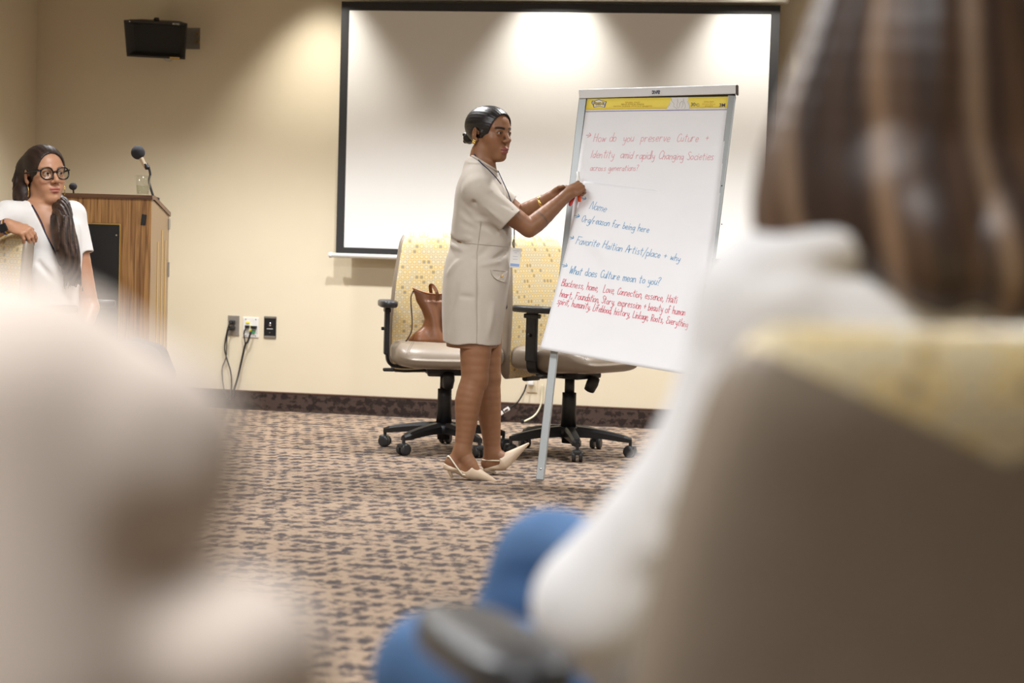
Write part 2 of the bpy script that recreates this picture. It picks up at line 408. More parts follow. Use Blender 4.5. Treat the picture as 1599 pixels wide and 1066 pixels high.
# ------------------------------------------------------------------ projection screen
def build_screen():
    y = SCREEN_Y
    xo0, xo1, xi0, xi1 = -2.969, -0.552, -2.923, -0.600
    zo1, zi1, zi0, zo0 = 2.308, 2.259, 0.947, 0.914
    t = thing('projection_screen', 'large white pull-down projection screen with a black border on the back wall', 'screen', ((xo0 + xo1) / 2, y, zo0))
    ox, oz = (xo0 + xo1) / 2, zo0
    bm = BM(); box(bm, ((xi0 + xi1) / 2 - ox, 0, (zi0 + zi1) / 2 - oz), (xi1 - xi0, 0.003, zi1 - zi0)); obj('projection_surface', bm, M_SCREEN, t)
    bm = BM()
    for (x0, x1, z0, z1) in ((xo0, xi0, zo0, zo1), (xi1, xo1, zo0, zo1), (xi0, xi1, zi1, zo1), (xi0, xi1, zo0, zi0)):
        box(bm, ((x0 + x1) / 2 - ox, 0, (z0 + z1) / 2 - oz), (x1 - x0, 0.0036, z1 - z0))
    obj('border', bm, M_SCREENB, t)
    bm = BM(); tube(bm, [(xo0 - 0.028 - ox, 0, -0.013), (xo1 + 0.028 - ox, 0, -0.013)], 0.013, 14); obj('bottom_bar', bm, M_WHITE, t, True)
    for sx in (xo0 - 0.03, xo1 + 0.03):
        bm = BM(); lathe(bm, [(0.012, -0.010), (0.0155, -0.006), (0.0155, 0.006), (0.012, 0.010)], 14, frame_to((sx - ox, 0, -0.013), (1, 0, 0), (0, 0, 1))); obj('end_cap', bm, M_WHITE, t, True)
    bm = BM(); box(bm, (0, 0.02, zo1 + 0.068 - oz), (xo1 - xo0 + 0.09, 0.11, 0.11), bev=0.015); obj('roller_case', bm, M_WHITE, t)
build_screen()

# ------------------------------------------------------------------ wall speaker
def build_speaker():
    c = on_y(247, 58, WALL_Y - 0.17)
    t = thing('wall_speaker', 'black wall-mounted loudspeaker tilted down high on the left of the back wall', 'speaker', (c.x, c.y, c.z))
    R = Matrix.Rotation(math.radians(10), 3, 'Z') @ Matrix.Rotation(math.radians(17), 3, 'X') @ Matrix.Rotation(math.radians(1.5), 3, 'Y')
    w, h, d = 0.345, 0.205, 0.15
    bm = BM()
    # cabinet: front frame wider at top than bottom, tapering to the rear
    def ring(y, sx, sz, top): return [bm.verts.new(R @ Vector(p)) for p in ((-w / 2 * sx * top, y, h / 2 * sz), (w / 2 * sx * top, y, h / 2 * sz), (w / 2 * sx * 0.95, y, -h / 2 * sz), (-w / 2 * sx * 0.95, y, -h / 2 * sz))]
    A = ring(-d / 2, 1, 1, 1.03); B = ring(d / 2, 0.62, 0.8, 1)
    for k in range(4): bm.faces.new((A[k], A[(k + 1) % 4], B[(k + 1) % 4], B[k]))
    bm.faces.new(B)
    C = ring(-d / 2, 0.95, 0.90, 1.03); D = ring(-d / 2 + 0.035, 0.72, 0.74, 1.0)
    for k in range(4):
        bm.faces.new((A[k], A[(k + 1) % 4], C[(k + 1) % 4], C[k])); bm.faces.new((C[k], C[(k + 1) % 4], D[(k + 1) % 4], D[k]))
    cab = obj('cabinet', bm, M_SPK, t)
    bm = BM(); box(bm, R @ Vector((0, -d / 2 + 0.034, 0)), (w * 0.74, 0.006, h * 0.76), R); obj('grille', bm, M_GRILLE, t)
    bm = BM()
    for k in range(26): box(bm, R @ Vector((-w / 2 + 0.03 + k * 0.0115, -d / 2 + 0.012, h / 2 + 0.0015)), (0.005, 0.02, 0.003), R)
    tag(obj('vent_ribs', bm, M_SPK, t), kind='stuff')
    bm = BM(); lathe(bm, [(0.004, 0.014), (0.013, 0.012), (0.0155, 0.004), (0.0155, -0.004)], 16, Matrix.Translation(R @ Vector((0, -d / 2 + 0.03, h / 2 + 0.004)))); obj('knob', bm, M_BLACK, t, True)
    bm = BM(); lathe(bm, [(0.03, 0.02), (0.032, 0.0), (0.028, -0.018), (0.012, -0.03)], 16, Matrix.Translation(R @ Vector((0.055, 0.01, -h / 2 - 0.004)))); obj('swivel_knob', bm, M_STEEL, t, True)
    bm = BM(); box(bm, (0.145, 0.168, 0.01), (0.085, 0.004, 0.12)); box(bm, (0.05, 0.12, 0.0), (0.05, 0.1, 0.05)); br = obj('wall_bracket', bm, M_STEEL, t)
    for zz in (0.035, -0.008):
        bm = BM(); lathe(bm, [(0.009, 0), (0.013, 0.0), (0.013, 0.004), (0.009, 0.004)], 14, frame_to((0.172, 0.164, zz), (0, -1, 0)), cap=False); obj('bolt_hole', bm, M_BRASS, br)
    Rt = (R @ Matrix.Rotation(math.radians(90), 3, 'X')).to_4x4()
    f = txt('logo_lettering', 'BOSE', Matrix.Translation(R @ Vector((w / 2 - 0.058, -d / 2 - 0.001, h / 2 - 0.007))) @ Rt, 0.013, M_WHITE, cab, sx=1.3)
    bm = BM(); box(bm, R @ Vector((0.105, -d / 2 - 0.0005, -h / 2 + 0.0065)), (0.055, 0.001, 0.0085), R); obj('badge', bm, M_BRASS, cab)
    bm = BM(); box(bm, R @ Vector((-w / 2 + 0.028, -d / 2 - 0.001, h / 2 - 0.006)), (0.006, 0.001, 0.006), R); obj('indicator_dot', bm, M_WHITE, cab)
build_speaker()

# ------------------------------------------------------------------ wall plates and cables
def build_plates():
    y = WALL_Y
    a = on_y(365, 508, y); b = on_y(392, 511, y); c = on_y(422, 511, y)
    t = thing('wall_outlet', 'brushed steel wall outlet plate with two black plugs, leftmost of the three plates', 'outlet', (a.x, y, a.z))
    bm = BM(); box(bm, (0, -0.003, 0), (0.068, 0.006, 0.116), bev=0.002); obj('plate', bm, M_STEEL, t)
    for dz in (0.019, -0.015):
        bm = BM(); box(bm, (-0.004, -0.019, dz), (0.032, 0.028, 0.024), bev=0.006); obj('plug', bm, M_BLACK, t)
    t = thing('data_outlet', 'white double data plate with coloured jacks and two black leads', 'outlet', (b.x, y, b.z))
    bm = BM(); box(bm, (0, -0.003, 0), (0.094, 0.006, 0.114), bev=0.002); obj('plate', bm, M_WHITE, t)
    for (dx, dz, s, m, nm) in ((-0.018, 0.004, (0.022, 0.022, 0.016), M_BLACK, 'connector'), (0.022, 0.002, (0.032, 0.022, 0.016), M_BLACK, 'connector'),
                               (-0.018, 0.028, (0.022, 0.004, 0.012), M_YELPL, 'jack'), (0.002, 0.010, (0.009, 0.008, 0.009), M_YELPL, 'jack'),
                               (0.002, -0.018, (0.014, 0.012, 0.013), M_YELPL, 'jack'), (0.019, -0.024, (0.016, 0.012, 0.014), M_GREEN, 'jack')):
        bm = BM(); box(bm, (dx, -0.006 - s[1] / 2, dz), s, bev=0.0015); obj(nm, bm, m, t)
    for sx in (-0.03, 0.03):
        for sz in (-0.047, 0.047):
            bm = BM(); lathe(bm, [(0.0035, 0), (0.0035, 0.0015), (0.001, 0.002)], 8, frame_to((sx, -0.006, sz), (0, -1, 0))); obj('screw', bm, M_CHROME, t)
    t = thing('control_plate', 'black wall control plate with silver edges, rightmost of the three plates', 'switch', (c.x, y, c.z))
    bm = BM(); box(bm, (0, -0.003, 0), (0.072, 0.006, 0.124), bev=0.002); obj('plate', bm, M_PANEL, t)
    bm = BM(); box(bm, (0, -0.0065, 0.056), (0.066, 0.002, 0.006)); obj('edge_trim', bm, M_STEEL, t); bm = BM(); box(bm, (0, -0.0065, -0.054), (0.066, 0.002, 0.012)); obj('edge_trim', bm, M_STEEL, t)
    for (dz, r) in ((0.022, 0.004), (0.012, 0.006), (-0.030, 0.003)):
        bm = BM(); lathe(bm, [(r, 0), (r, 0.003), (r * 0.6, 0.004)], 10, frame_to((0, -0.006, dz), (0, -1, 0))); obj('button', bm, M_CHROME, t)
    bm = BM(); box(bm, (0, -0.0065, -0.008), (0.034, 0.001, 0.003)); obj('legend_strip', bm, M_WHITE, t)
    def lead(name, label, pts, r, m):
        bm = BM(); tube(bm, cr([Vector(p) for p in pts], 6), r, 7); return tag(obj(name, bm, m, None, True), label, 'cable')
    W = lambda px, py, off=0.02: tuple(on_y(px, py, y - off))
    lead('power_cord', 'thin black power cord curving left below the steel outlet', [W(361, 503, .035), W(356, 512, .04), W(351, 540, .03), W(353, 556, .02), W(360, 580, .02), W(361, 606, .02), W(356, 622, .03), on_floor(340, 628, .006)], 0.0042, M_BLACK)
    lead('power_cord', 'thin black power cord crossing over behind the other below the steel outlet', [W(361, 512, .035), W(355, 520, .035), W(353, 556, .025), W(347, 574, .015), W(347, 590, .015), W(349, 606, .02), W(352, 622, .03), on_floor(335, 627, .006)], 0.0032, M_BLACK)
    lead('signal_cable', 'thick black bundled cable running down from the white data plate', [W(392, 517, .03), W(387, 533, .03), W(383, 538, .03), W(378, 560, .02), W(371, 590, .022), W(366, 606, .03), W(362, 622, .035), on_floor(348, 632, .010)], 0.0060, M_BLACK)
    lead('patch_lead', 'short black lead joining the bundle under the left data connector', [W(384, 512, .03), W(381, 520, .03), W(382, 530, .026), W(383, 538, .03)], 0.0038, M_BLACK)
    lead('floor_cable', 'black cable lying along the foot of the carpeted baseboard', [on_floor(400, 631, .005), on_floor(440, 634.5, .005), on_floor(470, 636, .005), on_floor(497, 637.5, .005), on_floor(540, 641, .005), on_floor(600, 645, .005), on_floor(660, 650, .005)], 0.0050, M_BLACK)
    p = on_floor(489, 637, 0.008); bm = BM(); box(bm, (0, 0, 0), (0.05, 0.012, 0.012), bev=0.003)
    o = obj('cable_tag', bm, M_CREAMC); o.location = p; o.location.z = 0.013; tag(o, 'small pale yellow tag on the cable at the baseboard', 'tag')
    # sockets behind the right chair
    q = on_y(830, 597, y)
    t = thing('white_plug', 'white plug with a black cord low on the wall behind the right chair', 'plug', (q.x, y - 0.02, q.z))
    bm = BM(); box(bm, (0, 0, 0), (0.034, 0.04, 0.026), bev=0.006); obj('plug_body', bm, M_WHITE, t)
    bm = BM(); box(bm, (0.004, 0.017, -0.01), (0.06, 0.006, 0.09), bev=0.002); obj('plate', bm, M_WALL, t)
    cord = [W(822, 600, .04), W(818, 612, .05), W(808, 628, .06), W(796, 637, .06), W(788, 642, .07), on_floor(776, 652, .006)]
    bm = BM(); tube(bm, cr([Vector(p) - Vector((q.x, y - .02, q.z)) for p in cord], 5), 0.0045, 7); obj('cord', bm, M_BLACK, t, True)
    for (A, B) in (((795, 637), (787, 642)), ((785, 643), (777, 649))):
        a_, b_ = Vector(W(*A, .065)), Vector(W(*B, .075)); m_ = (a_ + b_) / 2 - Vector((q.x, y - .02, q.z)); dz = (b_ - a_)
        bm = BM(); box(bm, m_, (dz.length, 0.010, 0.022), frame_to((0, 0, 0), (0, -1, 0), dz).to_3x3() @ Matrix.Rotation(math.pi / 2, 3, 'X'), bev=0.002); f = obj('cord_label', bm, M_WHITE, t)
        bm = BM(); box(bm, m_ - Vector((0, .006, 0)), (0.008, 0.001, 0.008)); obj('red_mark', bm, M_INKRED, f)
    lead_pts = [W(847, 600, .01), W(846, 615, .012), W(845, 629, .02), W(841, 640, .03), W(833, 650, .05), W(818, 658, .10)]
    t = lead('white_cable', 'white cable with a black tip hanging to the carpet behind the easel leg', lead_pts, 0.0048, M_CREAMC)
    bm = BM(); box(bm, Vector(lead_pts[-1]) + Vector((-0.008, 0, 0)), (0.018, 0.018, 0.022), bev=0.004); obj('connector_tip', bm, M_BLACK, t)
build_plates()

# ------------------------------------------------------------------ lectern
LECT_D = 9.35
def build_lectern():
    rz = math.radians(10.5)
    corner = at(236, 340, LECT_D); wv = Vector((math.cos(rz), math.sin(rz), 0))
    dv = Vector((-math.sin(rz), math.cos(rz), 0))
    w, d = 0.62, 0.50
    H = at(236, 305, LECT_D).z
    zb = H - 0.078
    base = corner - wv * (w / 2); base.z = 0
    t = thing('lectern', 'wood-grain lectern with a black panel beside the seated woman', 'lectern', base, rz)
    bm = BM(); box(bm, (0, 0.009, (H - .02) / 2 + 0.02), (w, 0.018, H - 0.06)); obj('front_panel', bm, M_WOOD, t)
    for s in (-1, 1):
        bm = BM(); x = s * (w / 2 - 0.009)
        prof = [(0.018, 0.03), (d, 0.03), (d, zb - 0.02), (d * 0.93, zb - 0.01), (0.03, H - 0.02), (0.018, H - 0.02)]
        A = [bm.verts.new((x - .009, p[0], p[1])) for p in prof]; B = [bm.verts.new((x + .009, p[0], p[1])) for p in prof]
        bm.faces.new(A); bm.faces.new(B[::-1])
        for k in range(len(prof)): bm.faces.new((A[k], A[(k + 1) % 6], B[(k + 1) % 6], B[k]))
        sp = obj('side_panel', bm, M_WOODS, t)
        if s > 0:
            for (yy, z1) in ((0.19, H - 0.22), (0.30, H - 0.165), (0.40, H - 0.215)):
                bm = BM(); box(bm, (x + .0095, yy, (z1 + 0.08) / 2), (0.004, 0.022, z1 - 0.08)); obj('brass_strip', bm, M_BRASS, sp)
            bm = BM(); box(bm, (x + .012, 0.485, H - 0.135), (0.008, 0.035, 0.055), bev=0.002); obj('hinge', bm, M_STEEL, sp)
            bm = BM(); box(bm, (x + .012, 0.49, H - 0.36), (0.008, 0.025, 0.075), bev=0.002); obj('latch', bm, M_STEEL, sp)
    bm = BM(); box(bm, (0, d - 0.009, zb / 2), (w - .036, 0.018, zb - .06)); obj('back_panel', bm, M_WOODS, t)
    bm = BM(); box(bm, (0, d / 2, 0.03), (w + .02, d + .02, 0.06), bev=0.004); obj('plinth', bm, M_WOODT, t)
    bm = BM(); prof = [(-0.012, H - 0.02), (-0.012, H), (0.06, H), (d + 0.01, zb), (d + 0.01, zb - 0.02), (0.06, H - 0.02)]
    A = [bm.verts.new((-w / 2 - .006, p[0], p[1])) for p in prof]; B = [bm.verts.new((w / 2 + .006, p[0], p[1])) for p in prof]
    bm.faces.new(A); bm.faces.new(B[::-1])
    for k in range(6): bm.faces.new((A[k], A[(k + 1) % 6], B[(k + 1) % 6], B[k]))
    obj('top_board', bm, M_WOODT, t)
    # dark display panel with a brass rim
    s = 3100 / LECT_D; x1 = (190 - 236) / s + w / 2 + .0; zt = at(190, 349, LECT_D).z; xl = x1 - 0.36
    bm = BM(); box(bm, ((xl + x1) / 2, -0.006, zt - .36), (x1 - xl, 0.012, 0.72), bev=0.005); pr = obj('panel_rim', bm, M_BRASS, t)
    bm = BM(); box(bm, ((xl + x1) / 2, -0.010, zt - .36), (x1 - xl - .012, 0.010, 0.708), bev=0.004); obj('display_panel', bm, M_PANEL, t)
    bm = BM(); lathe(bm, [(0.004, 0), (0.004, 0.002)], 10, frame_to((x1 - .02, -0.015, zt - .055), (0, -1, 0))); obj('indicator_dot', bm, M_CHROME, t)
    bm = BM(); box(bm, (w / 2 - 0.034, -0.004, H - 0.115), (0.022, 0.008, 0.050), Matrix.Rotation(0.12, 3, 'Y'), bev=0.001); obj('cable_clip', bm, M_BLACK, t)
    return t, base, wv, dv, w, d, H
LT, LBASE, LW, LDV, LWID, LDEP, LH = build_lectern()
def L(x, y, z): return LBASE + LW * x + LDV * y + ZU * z
def build_mics():
    x0 = (231 - 236) / (3100 / LECT_D) + LWID / 2
    zt = LH - 0.078 * 0.25
    base = L(x0, 0.16, zt)
    t = thing('gooseneck_microphone', 'microphone with a round black foam cap on a bent stand on the lectern', 'microphone', base)
    P = lambda px, py, dd=0.16: at(px, py, LECT_D + dd) - base
    bm = BM(); lathe(bm, [(0.025, 0), (0.025, 0.01), (0.012, 0.014)], 16); obj('base', bm, M_BLACK, t)
    bm = BM(); tube(bm, cr([Vector((0, 0, 0)), P(233, 285), P(234.5, 272), P(231.5, 258)], 6), 0.006, 8); obj('stand', bm, M_BLACK, t, True)
    bm = BM(); tube(bm, [P(233.5, 262), P(229.5, 262), P(227, 256)], 0.011, 8, radii=[0.009, 0.012, 0.012]); obj('clip', bm, M_BLACK, t, True)
    bm = BM(); tube(bm, [P(229, 263), P(225, 256), P(220, 246), P(217, 240)], 0.010, 12, radii=[0.0085, 0.0105, 0.0125, 0.014]); tag(obj('body', bm, pm('champagne metal', (0.62, 0.52, 0.38), 0.3, metal=0.6), t, True), 'champagne metal microphone body')
    bm = BM(); bmesh.ops.create_uvsphere(bm, u_segments=24, v_segments=16, radius=0.0335, matrix=Matrix.Translation(P(215.5, 238))); obj('foam_cap', bm, M_FOAM, t, True)
    b2 = L(-0.10, 0.20, LH - 0.03)
    t = thing('lectern_microphone', 'small black microphone head peeking past the seated woman at the lectern', 'microphone', b2)
    e = at(114, 291, LECT_D + 0.15) - b2
    bm = BM(); tube(bm, cr([Vector((0, 0, 0)), Vector((0, 0, 0.02)), e * 0.6 + Vector((0, 0, .01)), e], 5), 0.0045, 8); obj('gooseneck', bm, M_BLACK, t, True)
    bm = BM(); bmesh.ops.create_uvsphere(bm, u_segments=16, v_segments=12, radius=0.018, matrix=Matrix.Translation(e) @ Matrix.Diagonal((1.1, 1, 1, 1))); obj('foam_cap', bm, M_FOAM, t, True)
    g = L(x0 - 0.032, 0.032, LH)
    t = thing('water_glass', 'clear tapered glass half full of water on the lectern top', 'glass', g)
    R0, R1, Hh = 0.028, 0.0385, 0.092
    bm = BM(); lathe(bm, [(0.001, 0.006), (R0 - .003, 0.006), (R1 - .0022, Hh), (R1 - .001, Hh + .001), (R1, Hh), (R0, 0.0), (0.001, 0.0)], 32, cap=False); obj('tumbler', bm, M_GLASS, t, True)
    f = 0.47; rw = R0 - .003 + (R1 - .0022 - R0 + .003) * f
    bm = BM(); lathe(bm, [(0.0005, 0.0065), (R0 - .0034, 0.0065), (rw - .0004, 0.006 + (Hh - .006) * f), (0.0005, 0.006 + (Hh - .006) * f)], 32, cap=False); obj('water', bm, M_WATER, t, True)
build_mics()

# ------------------------------------------------------------------ conference chair
def profile_w(z):   # half width of the back, by height
    return float(np.interp(z, [0.36, 0.45, 0.62, 0.80, 0.95, 1.05], [0.245, 0.262, 0.262, 0.246, 0.222, 0.205]))
def make_chair(label, arm_z=0.725, group=None):
    t = thing('conference_chair', label, 'chair', group=group)
    # five-star base
    bm = BM(); lathe(bm, [(0.030, 0.055), (0.032, 0.08), (0.060, 0.085), (0.062, 0.125), (0.040, 0.135)], 20); base = obj('base_hub', bm, M_BLACK, t, True)
    for k in range(5):
        a = math.radians(45 + 72 * k); c, s = math.cos(a), math.sin(a)
        bm = BM(); secs = []
        for i in range(9):
            u = i / 8; r = 0.045 + 0.265 * u; zc = 0.112 - 0.030 * u ** 1.8; hw = 0.030 - 0.010 * u; hh = 0.026 - 0.011 * u
            if i == 8: hw *= .6; hh *= .75
            ring = []
            for (dx, dz) in ((-1, -1), (-1, .3), (-.6, 1), (.6, 1), (1, .3), (1, -1)):
                ring.append(bm.verts.new((r * c - dx * hw * s, r * s + dx * hw * c, zc + dz * hh)))
            secs.append(ring)
        for A, B in zip(secs, secs[1:]):
            for q in range(6): bm.faces.new((A[q], A[(q + 1) % 6], B[(q + 1) % 6], B[q]))
        bm.faces.new(secs[0]); bm.faces.new(secs[-1][::-1])
        obj('base_arm', bm, M_BLACK, t)
        R = Matrix.Rotation(a + rng.uniform(-.5, .5) + math.pi / 2, 3, 'Z'); p = Vector((0.305 * c, 0.305 * s, 0))
        bm = BM(); box(bm, p + R @ Vector((0, -.004, 0.046)), (0.044, 0.046, 0.024), R, bev=0.010); tube(bm, [p + Vector((0, 0, .05)), p + Vector((0, 0, .085))], 0.008, 8); ca = obj('caster', bm, M_CASTER, t)
        for sx in (-1, 1):
            bm = BM(); lathe(bm, [(0.012, -.009), (0.026, -.009), (0.028, -.005), (0.028, .005), (0.026, .009), (0.012, .009)], 18, frame_to(p + R @ Vector((sx * .0165, 0, 0.0285)), R @ Vector((1, 0, 0)), (0, 0, 1))); obj('caster_wheel', bm, M_CASTER, ca, True)
    bm = BM(); lathe(bm, [(0.038, 0.13), (0.034, 0.26), (0.034, 0.30)], 20); obj('gas_lift_sleeve', bm, M_BLACK, t, True)
    bm = BM(); lathe(bm, [(0.024, 0.29), (0.024, 0.385)], 16); obj('gas_lift', bm, M_BLACK, t, True)
    bm = BM(); box(bm, (0, -0.01, 0.395), (0.20, 0.26, 0.045), bev=0.012); box(bm, (0, -0.20, 0.40), (0.10, 0.16, 0.03), bev=0.008); obj('tilt_mechanism', bm, M_BLACK, t)
    bm = BM(); lathe(bm, [(0.012, -0.045), (0.026, -0.04), (0.030, 0.0), (0.026, 0.03), (0.012, 0.035)], 16, frame_to((0.0, 0.135, 0.355), (0, 0.5, 1))); obj('tension_knob', bm, M_BLACK, t, True)
    bm = BM(); tube(bm, cr([(0.10, 0.03, 0.39), (0.20, 0.04, 0.385), (0.265, 0.05, 0.392)], 4), 0.006, 8)
    box(bm, (0.28, 0.05, 0.392), (0.055, 0.035, 0.016), bev=0.006); obj('lever', bm, M_BLACK, t)
    # seat cushion: rounded plan, waterfall front
    def seat_p(u, v):
        a = u * 2 * math.pi; c, s = math.cos(a), math.sin(a); e = 0.42
        x = math.copysign(abs(c) ** e, c); y = math.copysign(abs(s) ** e, s)
        ph = (v - 0.5) * math.pi; cz = math.copysign(abs(math.sin(ph)) ** 0.62, math.sin(ph)); cr_ = abs(math.cos(ph)) ** 0.36
        X = x * 0.262 * cr_; Y = y * 0.255 * cr_ + 0.025
        th = 0.070; Z = 0.470 + cz * th
        yy = (Y + 0.23) / 0.51
        Z += -0.045 * max(0, yy - 0.72) ** 1.5 * 6 * (1 if cz > 0 else .35)
        if cz < 0: Z += 0.03 * max(0, yy - 0.5)
        if cz > 0: Z += -0.014 * (1 - (X / .262) ** 2) * (1 - min(1, abs(yy - .45) * 2) ** 2)
        return Vector((X, Y, Z))
    bm = BM(); NU, NV = 56, 20
    V = [[bm.verts.new(seat_p(i / NU, 0.001 + 0.998 * j / NV)) for j in range(NV + 1)] for i in range(NU)]
    for i in range(NU):
        for j in range(NV): bm.faces.new((V[i][j], V[(i + 1) % NU][j], V[(i + 1) % NU][j + 1], V[i][j + 1]))
    bm.faces.new([V[i][0] for i in range(NU)]); bm.faces.new([V[i][NV] for i in range(NU)][::-1])
    seat = obj('seat', bm, M_LEATHER, t, True)
    for sx in (-1, 1):   # twin stitched seams near the seat's front corners
        for off in (0.0, 0.007):
            pts = []
            for k in range(9):
                xx = sx * (0.165 + 0.055 * k / 8 + off); yy = 0.12 + 0.155 * (k / 8) ** .8
                best = max((seat_p(i / 120, 0.5 + j / 60) for i in range(120) for j in range(1, 30)), key=lambda p: -((p.x - xx) ** 2 + (p.y - yy) ** 2) + 0.0 * p.z)
                pts.append(best + Vector((0, 0, .0005)))
            bm = BM(); tube(bm, pts, 0.0011, 4); obj('seam', bm, pm('seam thread', (0.20, 0.16, 0.12), 0.6), seat)
    # backrest
    def yb(z): return -0.235 - 0.045 * (z - 0.40) / 0.65 + 0.030 * math.sin((z - 0.40) / 0.65 * math.pi)
    def ring_pts(z, n=40):
        w = profile_w(z); th = 0.040; q = 1.0
        if z > 0.98: q = math.sqrt(max(0.0, 1 - ((z - 0.98) / 0.072) ** 2)); w -= 0.035 * (1 - q); th *= max(q, .12)
        if z < 0.42: q = math.sqrt(max(0.0, 1 - ((0.42 - z) / 0.062) ** 2)); w -= 0.03 * (1 - q); th *= max(q, .15)
        out = []
        for k in range(n):
            a = k / n * 2 * math.pi; c, s = math.cos(a), math.sin(a)
            x = math.copysign(abs(c) ** 0.30, c) * w; y = math.copysign(abs(s) ** 0.55, s) * th
            y += 0.022 * (x / 0.25) ** 2
            out.append((Vector((x, yb(z) + y, z)), s))
        return out
    zs = [0.36 + 0.06 * (1 - math.cos(i / 5 * math.pi / 2)) for i in range(5)] + [0.42 + (0.98 - 0.42) * i / 18 for i in range(19)] + [0.98 + 0.072 * math.sin(i / 6 * math.pi / 2) for i in range(1, 7)]
    rings = [ring_pts(z) for z in zs]; n = 40
    bs, bf = BM(), BM()
    vs = [[bs.verts.new(p) for p, s in r] for r in rings]; vf = [[bf.verts.new(p) for p, s in r] for r in rings]
    for i in range(len(rings) - 1):
        for k in range(n):
            k2 = (k + 1) % n; front = min(rings[i][k][1], rings[i][k2][1]) > 0.50
            tgt = vf if front else vs; b_ = bf if front else bs
            b_.faces.new((tgt[i][k], tgt[i][k2], tgt[i + 1][k2], tgt[i + 1][k]))
    bs.faces.new(vs[0]); bs.faces.new(vs[-1][::-1])
    for b_ in (bs, bf):
        bmesh.ops.delete(b_, geom=[v for v in b_.verts if not v.link_faces], context='VERTS')
    obj('back_shell', bs, M_SHELL, t, True)
    obj('back_panel', bf, M_FABRIC, t, True, recalc=True)
    bm = BM(); box(bm, (0, -0.235, 0.42), (0.12, 0.03, 0.16), bev=0.01); obj('back_bracket', bm, M_BLACK, t)
    # T arms
    for sx in (-1, 1):
        bm = BM()
        path = cr([(sx * 0.10, -0.02, 0.405), (sx * 0.235, -0.02, 0.405), (sx * 0.275, -0.02, 0.425), (sx * 0.285, -0.02, 0.48)], 5)
        for p, q in zip(path, path[1:]):
            dz = (q - p); box(bm, (p + q) / 2, (0.014, 0.055, dz.length + .004), frame_to((0, 0, 0), dz, (0.0001, 0, 1) if abs(dz.x) > abs(dz.z) else (1, 0, 0)).to_3x3())
        obj('arm_bracket', bm, M_BLACK, t)
        bm = BM(); box(bm, (sx * 0.287, -0.02, (0.46 + arm_z - .03) / 2), (0.024, 0.060, arm_z - .03 - .46), bev=0.006); po = obj('arm_post', bm, M_BLACK, t)
        bm = BM(); box(bm, (sx * 0.287, -0.02, arm_z - .05), (0.030, 0.085, 0.022), bev=0.005); obj('height_collar', bm, M_BLACK, po); bm = BM(); lathe(bm, [(0.008, 0), (0.008, .012), (.005, .014)], 10, frame_to((sx * 0.300, -0.02, arm_z - .14), (sx, 0, 0), (0, 0, 1))); obj('height_button', bm, M_BLACK, po)
        bm = BM(); n_ = 28; ringsP = []
        for (zz, sc) in ((-.022, .80), (-.018, .95), (-.004, 1.0), (.006, .96), (.010, .80)):
            ringsP.append([bm.verts.new((sx * 0.287 + math.copysign(abs(math.cos(a)) ** .7, math.cos(a)) * 0.046 * sc, 0.0 + math.copysign(abs(math.sin(a)) ** .7, math.sin(a)) * 0.132 * (sc * .3 + .7), arm_z - .012 + zz + 0.0)) for a in [k / n_ * 2 * math.pi for k in range(n_)]])
        for A, B in zip(ringsP, ringsP[1:]):
            for k in range(n_): bm.faces.new((A[k], A[(k + 1) % n_], B[(k + 1) % n_], B[k]))
        bm.faces.new(ringsP[0][::-1]); bm.faces.new(ringsP[-1]); obj('arm_pad', bm, M_CASTER, t, True)
    return t
def copy_thing(root, loc, rz, label):
    r = root.copy(); COL.objects.link(r); r.location = loc; r.rotation_euler = (0, 0, rz); r['label'] = label
    for ch in list(root.children):
        c = ch.copy(); COL.objects.link(c); c.parent = r
        for g in ch.children:
            d = g.copy(); COL.objects.link(d); d.parent = c
    return r
def facing(right, toward):   # rotation for a chair whose seat looks right/toward the viewer (view-level units)
    v = VR * right - VF * toward
    return math.atan2(-v.x, v.y)
GRP = 'office chairs with patterned yellow backs'
c1p = on_floor(692, 703); c2p = on_floor(891, 709)
chair1 = make_chair('yellow patterned office chair holding the brown bag behind the standing woman', 0.725, GRP)
chair1.location = c1p; chair1.rotation_euler[2] = facing(math.sin(math.radians(9)), math.cos(math.radians(9)))
chair2 = copy_thing(chair1, c2p - VR * 0.015, facing(math.sin(math.radians(52)), math.cos(math.radians(52))), 'empty yellow patterned office chair turned sideways behind the flip chart')
LISTD = 8.30
p_ = at(104, 500, 8.46); p_.z = 0
chair3 = copy_thing(chair1, p_, facing(math.cos(math.radians(4)), math.sin(math.radians(4))), 'office chair the woman in glasses sits on, mostly hidden beneath her')
p_ = at(-86, 500, 8.02); p_.z = 0
chair3b = copy_thing(chair1, p_, facing(-math.sin(math.radians(38)), math.cos(math.radians(38))), 'yellow patterned chair back under the resting arm of the woman in glasses')
chair3b.scale.z = 0.965
chair4 = make_chair('taupe-backed office chair nearest the camera under the long-haired woman', 0.785, GRP)
p_ = CP + VR * 0.262 + VF * 1.71; p_.z = 0
chair4.location = p_; chair4.rotation_euler[2] = facing(-math.sin(math.radians(19)), -math.cos(math.radians(19)))

